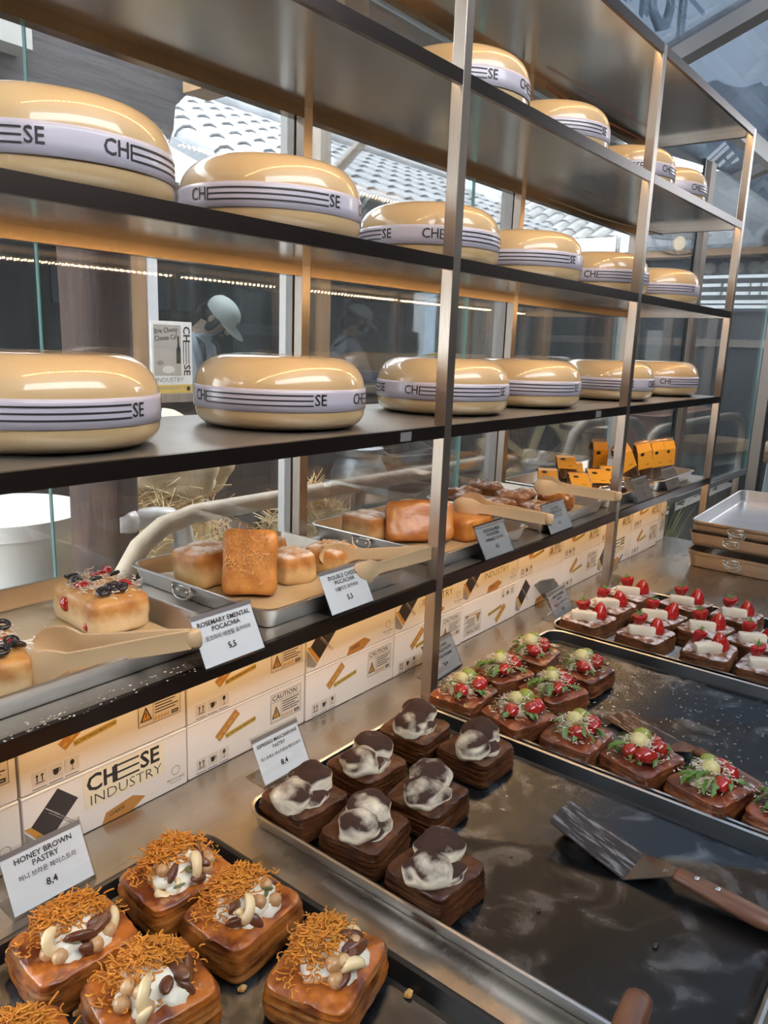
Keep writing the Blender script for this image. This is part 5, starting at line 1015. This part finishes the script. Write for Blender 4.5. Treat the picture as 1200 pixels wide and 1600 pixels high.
def person(label, X, lean, headpitch, mask=False):
    """faces +x in its own frame; lean bends the trunk forwards"""
    t = thing('person', label, 'person', X); V = []; E = []; Rr = []
    def v(p, r, par=None):
        V.append(tuple(p)); Rr.append(r)
        if par is not None: E.append((par, len(V)-1))
        return len(V)-1
    ca, sa = math.cos(math.radians(lean)), math.sin(math.radians(lean)); sp = lambda h, f=0.0, s=0.0: (h*sa+f*ca, s, 0.90+h*ca-f*sa)
    pel = v(sp(0.0), (0.13,0.15)); wst = v(sp(0.16), (0.11,0.135), pel); ch = v(sp(0.34), (0.115,0.16), wst); sh = v(sp(0.47), (0.09,0.12), ch); nk = v(sp(0.545,0.01), 0.052, sh)
    hp = math.radians(headpitch); hx = Vector(sp(0.545,0.01)); hd = lambda u, f: tuple(hx+Vector((math.sin(hp)*u+math.cos(hp)*f, 0, math.cos(hp)*u-math.sin(hp)*f)))
    h1 = v(hd(0.07,0.015), (0.070,0.066), nk); h2 = v(hd(0.14,0.015), (0.088,0.076), h1); h3 = v(hd(0.205,0.005), (0.070,0.062), h2)
    for s in (-1, 1):
        a1 = v(sp(0.46,0,s*0.16), 0.062, sh); a2 = v(Vector(sp(0.46,0,s*0.19))+Vector((0.10,s*.02,-0.24)), 0.045, a1); a3 = v(Vector(sp(0.46,0,s*0.17))+Vector((0.33,-s*.05,-0.31)), 0.032, a2); pm = v(Vector(V[a3])+Vector((0.07,0,-0.015)), (0.036,0.018), a3)
        for k, (dy, l) in enumerate(((-.028,.055),(-.010,.075),(.009,.078),(.026,.066))):
            f1 = v(Vector(V[pm])+Vector((0.045,dy,0.0)), 0.009, pm); v(Vector(V[f1])+Vector((l*.8,0,-0.03)), 0.008, f1)
        th = v(Vector(V[a3])+Vector((0.045,-s*0.045,0.0)), 0.010, a3); v(Vector(V[th])+Vector((0.035,-s*0.012,-0.01)), 0.009, th)
        l1 = v((0.0,s*0.095,0.80), 0.088, pel); l2 = v((0.02,s*0.10,0.46), 0.060, l1); l3 = v((0.0,s*0.10,0.09), 0.042, l2); v((0.14,s*0.11,0.035), 0.036, l3)
    me = skinned(V, E, Rr, pel)
    for m in (shirt_m, skin_m, trou_m): me.materials.append(m)
    neck = Vector(V[nk]); sh_a = [Vector(V[i]) for i in range(len(V)) if Rr[i] == 0.032]
    for p in me.polygons:
        c = p.center; hand = any((c-a).length < 0.02 or c.x > a.x for a in sh_a) and c.z > 0.7 and (c-neck).length > 0.2
        p.material_index = 1 if (c.z > neck.z-0.005 and (c-neck).length < 0.4 and (Vector((c.x,0,c.z))-neck).dot(Vector((math.sin(hp),0,math.cos(hp)))) > -0.01) or hand else (2 if c.z < 0.86 else 0); p.use_smooth = True
    b = obj('body', me, t)
    HX = T(*hd(0.14,0.015)) @ Matrix.Rotation(hp, 4, 'Y')
    def hp_(nm, build, mat, smooth=True): m = MB(); build(m); return obj(nm, m.mesh(nm, mat, smooth), t, HX)
    hp_('hair', lambda m: (blob(m,(-0.022,0,0.012),(0.088,0.086,0.098),3,0.06,2,3), blob(m,(-0.085,0,-0.045),(0.040,0.045,0.070),5,0.1,2,2), [blob(m,(0.02,s*.072,-0.02),(0.030,0.014,0.065),7,0.1,2,2) for s in (-1,1)]), hair_m)
    hp_('nose', lambda m: blob(m,(0.092,0,-0.012),(0.018,0.012,0.018),1,0,1,2), skin_m); hp_('mouth', lambda m: blob(m,(0.083,0,-0.050),(0.008,0.022,0.006),1,0,1,2), M('lips', (0.40,0.16,0.13), .5))
    for s in (-1, 1): hp_('eye', lambda m: blob(m,(0.080,s*.030,0.012),(0.008,0.012,0.005),1,0,1,2), ink); hp_('ear', lambda m: blob(m,(0.0,s*.080,-0.008),(0.018,0.008,0.028),1,0,1,2), skin_m)
    if mask: hp_('face_mask', lambda m: blob(m,(0.052,0,-0.045),(0.052,0.068,0.045),2,0.05,1,3), mask_m)
    def cap(m):
        m.lathe([(0.101,0.020),(0.103,0.045),(0.098,0.075),(0.078,0.102),(0.045,0.117),(0.010,0.121)],24,c0=False)
        o = [(0.06+0.125*math.cos(a), 0.088*math.sin(a)) for a in [math.radians(q) for q in range(-90,91,15)]]
        m.add([(x,y,0.030-0.10*max(0,x-.06)-1.6*y*y) for x,y in o]+[(x,y,0.036-0.10*max(0,x-.06)-1.6*y*y) for x,y in o], [tuple(range(12,-1,-1)), tuple(range(13,26))]+[(i,i+1,14+i,13+i) for i in range(12)])
    hp_('cap', cap, cap_m); hp_('cap_badge', lambda m: m.lathe([(0.016,0.0),(0.016,0.003)],12,X=T(0.097,0,0.065) @ R('Y',72)), gry_p)
    ap = MB(); n = 9; vs = []
    for j, (h, w) in enumerate(((-0.45,0.19),(-0.1,0.20),(0.10,0.18),(0.22,0.15),(0.42,0.115))):
        for i in range(n):
            u = i/(n-1)*2-1; vs.append(sp(h,0.175-0.10*u*u-(0.02 if j > 2 else 0),u*w))
    fs = [(j*n+i,j*n+i+1,(j+1)*n+i+1,(j+1)*n+i) for j in range(4) for i in range(n-1)]; ap.add(vs+[(x+.006,y,z) for x,y,z in vs], fs+[tuple(q+len(vs) for q in reversed(f)) for f in fs]); a = obj('apron', ap.mesh('apron', apron_m, True), t)
    for s in (-1, 1): obj('apron_strap', MB().tube([sp(0.40,0.135,s*0.105),sp(0.50,0.09,s*0.10),sp(0.54,-0.02,s*0.09),sp(0.45,-0.12,s*0.05)],0.012,6).mesh('strap', M('dark strap', (0.10,0.10,0.10), .7), True), a)
    lg_ = MB(); lg_.lathe([(0.030,0.0),(0.030,0.002),(0.024,0.0021),(0.024,0.003),(0.0002,0.003)],16,X=T(*sp(0.26,0.176,0)) @ R('Y',90+lean)); obj('apron_logo', lg_.mesh('apron logo', M('olive print', (0.22,0.20,0.10), .6)), a)
person('person in a cream cap and apron leaning over the kitchen counter', T(1.40,2.86,-0.62) @ R('Z', -62), 16, 48)
person('person in a cap and white face mask looking down at the machine', T(3.02,3.05,-0.62) @ R('Z', -22), 8, 26, True)
# ---------------------------------------------------------------- tiled roofs
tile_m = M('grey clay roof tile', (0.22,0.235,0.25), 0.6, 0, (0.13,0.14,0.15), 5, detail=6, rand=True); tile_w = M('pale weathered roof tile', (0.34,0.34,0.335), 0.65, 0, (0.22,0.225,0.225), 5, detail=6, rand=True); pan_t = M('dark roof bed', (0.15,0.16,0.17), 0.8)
def half_tile(r, l):
    mb = MB(); n = 7; o = [(r*math.cos(PI*i/(n-1)), r*math.sin(PI*i/(n-1))) for i in range(n)]; q = [(0.86*x, 0.86*z) for x, z in o]
    f0 = [(x,0,z) for x,z in o]; f1 = [(x*.9,l,z*.9) for x,z in o]; g0 = [(x,0,z) for x,z in q]; g1 = [(x*.9,l,z*.9) for x,z in q]
    mb.loft([f0,f1],False,False,closed=False); mb.loft([g0,g1],False,False,closed=False); mb.loft([f0,g0],False,False,closed=False); return mb
def roof(label, X, width, rows, pitch, mat, r=0.075, l=0.30, eave=None, nm='tiled_roof'):
    t = thing(nm, label, 'roof', X); cols = int(width/(2.35*r)); tm_ = half_tile(r, l+0.03).mesh('roof tile', mat); cap_ = MB().lathe([(r*.98,0),(r*.98,0.02)],12).mesh('tile end', mat)
    ca, sa = math.cos(math.radians(pitch)), math.sin(math.radians(pitch)); L = rows*l
    obj('roof_bed', MB().add([(0,-0.05,-.05),(width,-0.05,-.05),(width,L*ca,L*sa-.05),(0,L*ca,L*sa-.05),(0,-0.05,0),(width,-0.05,0),(width,L*ca,L*sa),(0,L*ca,L*sa)], [(3,2,1,0),(4,5,6,7),(0,1,5,4),(1,2,6,5),(2,3,7,6),(3,0,4,7)]).mesh('roof bed', pan_t), t)
    for c in range(cols):
        x = (c+0.5)*2.35*r
        obj('tile_end', cap_, t, T(x,-0.03,0.01) @ R('X', 90+pitch))
        for k in range(rows): obj('roof_tile', tm_, t, T(x,k*l*ca,k*l*sa+0.012) @ R('X', pitch) @ R('X', -1.5) @ T(0,0,0.0))
    obj('eave_board', MB().box(0,width,0.0,0.05,-0.16,-0.05).mesh('eave', timber), t)
    rdg = MB(); rdg.tube([(0,L*ca,L*sa+.07),(width,L*ca,L*sa+.07)], 0.11, 10); obj('ridge', rdg.mesh('ridge', mat, True), t)
    return t
roof('grey tiled roof of the cafe wing above the second shelf', T(1.05,1.82,1.44), 4.6, 8, 24, tile_m)
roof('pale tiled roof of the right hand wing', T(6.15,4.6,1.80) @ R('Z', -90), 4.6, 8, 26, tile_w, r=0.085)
# dark gable board at the left of the roof, standing in for a reflection in the window
gb = MB(); o = [(-1.9,1.95),(-1.9,1.30),(0.62,1.30)]+[(0.62+0.32*math.sin(math.radians(a)), 1.62-0.32*math.cos(math.radians(a))) for a in range(0,91,15)]+[(1.20,1.88),(1.24,1.95)]
gb.add([(x,0,z) for x,z in o]+[(x,0.06,z) for x,z in o], [tuple(range(len(o))), tuple(range(2*len(o)-1,len(o)-1,-1))]+[(i,(i+1) % len(o),len(o)+(i+1) % len(o),len(o)+i) for i in range(len(o))])
t = thing('reflection_board', 'dark added gable board behind the upper left shelf', 'reflection', T(-0.36,1.70,0)); obj('boards', gb.mesh('boards', M('blue black reflection tone', (0.085,0.088,0.10), 0.55, 0, (0.055,0.052,0.058), 8, stretch=(.4,1,5), bump=.003)), t)
obj('reflection_patch', MB().box(0.20,0.34,-0.10,0.0,1.62,1.90).mesh('reflection patch', M('pale reflection patch', (0.40,0.40,0.38), .7)), t)  # pale box in place of a lighter reflection in the glass
obj('timber_beam', MB().box(0.585,0.70,0.86,1.66,1.66,2.5).mesh('beam', tan_w), None, None, 'brown timber beam end at the top edge above the shelf', 'beam')
t = thing('timber_brace', 'grey timber post and brace before the tiled roof', 'brace', T(1.42,1.74,1.28)); obj('brace_post', MB().box(-0.035,0.035,-0.03,0.03,0,0.9).mesh('post', grey_w), t); obj('brace', MB().bar((0.03,0,0.22),(0.48,0,0.62),0.03,0.04).mesh('brace', grey_w), t)
# ---------------------------------------------------------------- right hand wing and far things
rw = thing('right_wing', 'dark wing of the cafe with a glowing sign at the right', 'building', T(6.5,2.3,-0.86)); dk_pan = M('dark glazed front', (0.07,0.08,0.085), 0.3, 0, (0.05,0.055,0.06), 2)
def wpart(nm, x0, x1, y0, y1, z0, z1, m): return obj(nm, MB().box(x0-6.5,x1-6.5,y0-2.3,y1-2.3,z0+0.86,z1+0.86).mesh(nm, m), rw)
wpart('front_wall', 6.5, 6.6, -2.2, 4.6, -0.86, 1.68, dk_pan); wpart('rear_wall', 8.6, 8.7, -2.2, 4.6, -0.86, 2.9, dark_int)
for y in (2.05, 1.72, 1.30, 0.78, 0.2, -0.6): wpart('post', 6.42, 6.5, y, y+0.09, -0.86, 1.68, M('taupe post', (0.24,0.20,0.17), .6))
wpart('rail_board', 6.44, 6.5, -2.2, 1.7, 0.86, 0.93, grey_w); wpart('tile_frieze', 6.40, 6.5, -2.2, 2.0, 1.50, 1.66, M('wavy frieze', (0.16,0.165,0.18), .6, 0, (0.10,0.105,0.115), 9))
for k in range(9): obj('frieze_disc', MB().lathe([(0.055,0),(0.055,0.02),(0.045,0.025),(0.0005,0.026)],16).mesh('disc', M('pale disc', (0.50,0.49,0.46), .6), True), rw, T(-0.10,1.43-2.3-0.255*k,1.57+0.86) @ R('Y', -90))
wpart('door_panel', 6.46, 6.5, 1.80, 1.98, 0.2, 1.0, M('pale door panel', (0.42,0.41,0.39), .6)); wpart('eave_soffit', 6.15, 6.5, -2.2, 4.6, 1.66, 1.72, tan_w)
ls = thing('light_sign', 'glowing white bar sign on the right hand wing', 'sign', T(6.38,1.22,1.18)); neon = EMIT('white neon', (0.86,0.94,1.0), 2.2)
obj('sign_board', MB().box(0.012,0.03,-0.36,0.32,0.0,0.36).mesh('board', M('dark sign board', (0.06,0.065,0.07), .4)), ls)
for k, z in enumerate((0.30,0.225,0.15,0.075,0.03)):
    segs = ((-0.34,0.30),) if k in (0, 3, 4) else ((-0.34,-0.27),(-0.25,-0.18),(-0.16,0.0),(0.02,0.06),(0.09,0.30))
    for a, b in segs: obj('light_bar', MB().box(0.0,0.012,a,b,z,z+0.028).mesh('bar', neon), ls)
t = thing('cage_lamp', 'caged pendant lamp hanging before the tiled eave', 'lamp', T(5.55,1.45,1.70)); wire = M('dark lamp wire', (0.12,0.11,0.10), .5, .6)
obj('bulb', (lambda m: (blob(m,(0,0,0.0),(0.05,0.05,0.06),1,0,1,2), m)[1])(MB()).mesh('bulb', EMIT('warm bulb', (1.0,0.72,0.42), 1.6), True), t); cg = MB()
for k in range(8): a = k*PI/4; cg.tube([(0.24*math.cos(a)*math.cos(e),0.24*math.sin(a)*math.cos(e),0.06-0.16*math.sin(e)) for e in (0,0.3,0.6,0.9,1.2,1.55)],0.005,4)
cg.tube([(0.24*math.cos(a*PI/12),0.24*math.sin(a*PI/12),0.06) for a in range(25)],0.008,5); obj('cage', cg.mesh('cage', wire), t); obj('shade', MB().lathe([(0.235,0.062),(0.20,0.10),(0.08,0.13),(0.02,0.14)],24,c0=False).mesh('shade', M('white lamp shade', (0.55,0.50,0.48), .5), True), t); obj('cord', MB().tube([(0,0,0.13),(0,0,0.26),(0.1,0,0.28),(0.62,0,0.16)],0.006,6).mesh('cord', wire), t)
t = thing('water_tank', 'pale grey water tank on a far roof', 'tank', T(8.3,7.0,-0.86)); obj('tank', MB().lathe([(0.60,5.3),(0.62,5.35),(0.62,6.05),(0.55,6.3),(0.3,6.45),(0.02,6.48)],28).mesh('tank', M('pale blue grey tank', (0.42,0.47,0.52), .5), angle=40), t); obj('stand', MB().box(-0.55,0.55,-0.55,0.55,0,5.3).mesh('stand', M('pale render', (0.55,0.55,0.55), .8)), t)
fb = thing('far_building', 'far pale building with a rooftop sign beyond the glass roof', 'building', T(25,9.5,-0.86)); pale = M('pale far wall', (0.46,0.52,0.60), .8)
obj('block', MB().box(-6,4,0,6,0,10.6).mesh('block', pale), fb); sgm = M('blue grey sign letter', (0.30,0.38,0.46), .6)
for k, ch in enumerate('IHOI'):
    mm = MB(); v, f = text_geo(ch, 2.6, 'CENTER', .02); mm.add([(p[0],p[1],0) for p in v]+[(p[0],p[1],0.15) for p in v], f+[tuple(q+len(v) for q in reversed(g)) for g in f], X=R('X', 90)); obj('sign_letter', mm.mesh('letter', sgm), fb, T(-4.5+k*1.9,-0.2,12.2))
obj('sign_frame', MB().bar((-5.6,0,10.9),(4,0,10.9),.1,.1).bar((-5.6,0,13.4),(4,0,13.4),.1,.1).mesh('frame', sgm), fb)

hl = MB(); n = 26; vs = []
for j in range(n+1):
    for i in range(n+1):
        u, v = i/n, j/n; x = 60+u*90; z = -2+v*(26+20*u+3*noise.noise(Vector((u*6,0,1)))); y = 14+26*v-10*u+4*noise.fractal(Vector((u*7,v*7,3)),1.0,2.0,4)
        vs.append((x,y,z))
hl.add(vs, [(j*(n+1)+i,j*(n+1)+i+1,(j+1)*(n+1)+i+1,(j+1)*(n+1)+i) for j in range(n) for i in range(n)])
obj('backdrop_slope', hl.mesh('backdrop', M('blue grey slope', (0.25,0.29,0.34), 0.8, 0, (0.12,0.145,0.17), 0.12, detail=10, bump=0.6, bscale=0.5), True), None, None, 'added blue grey backdrop slope beyond the glass roof', 'backdrop')  # added slope, set there as a darker backdrop behind the glass roof
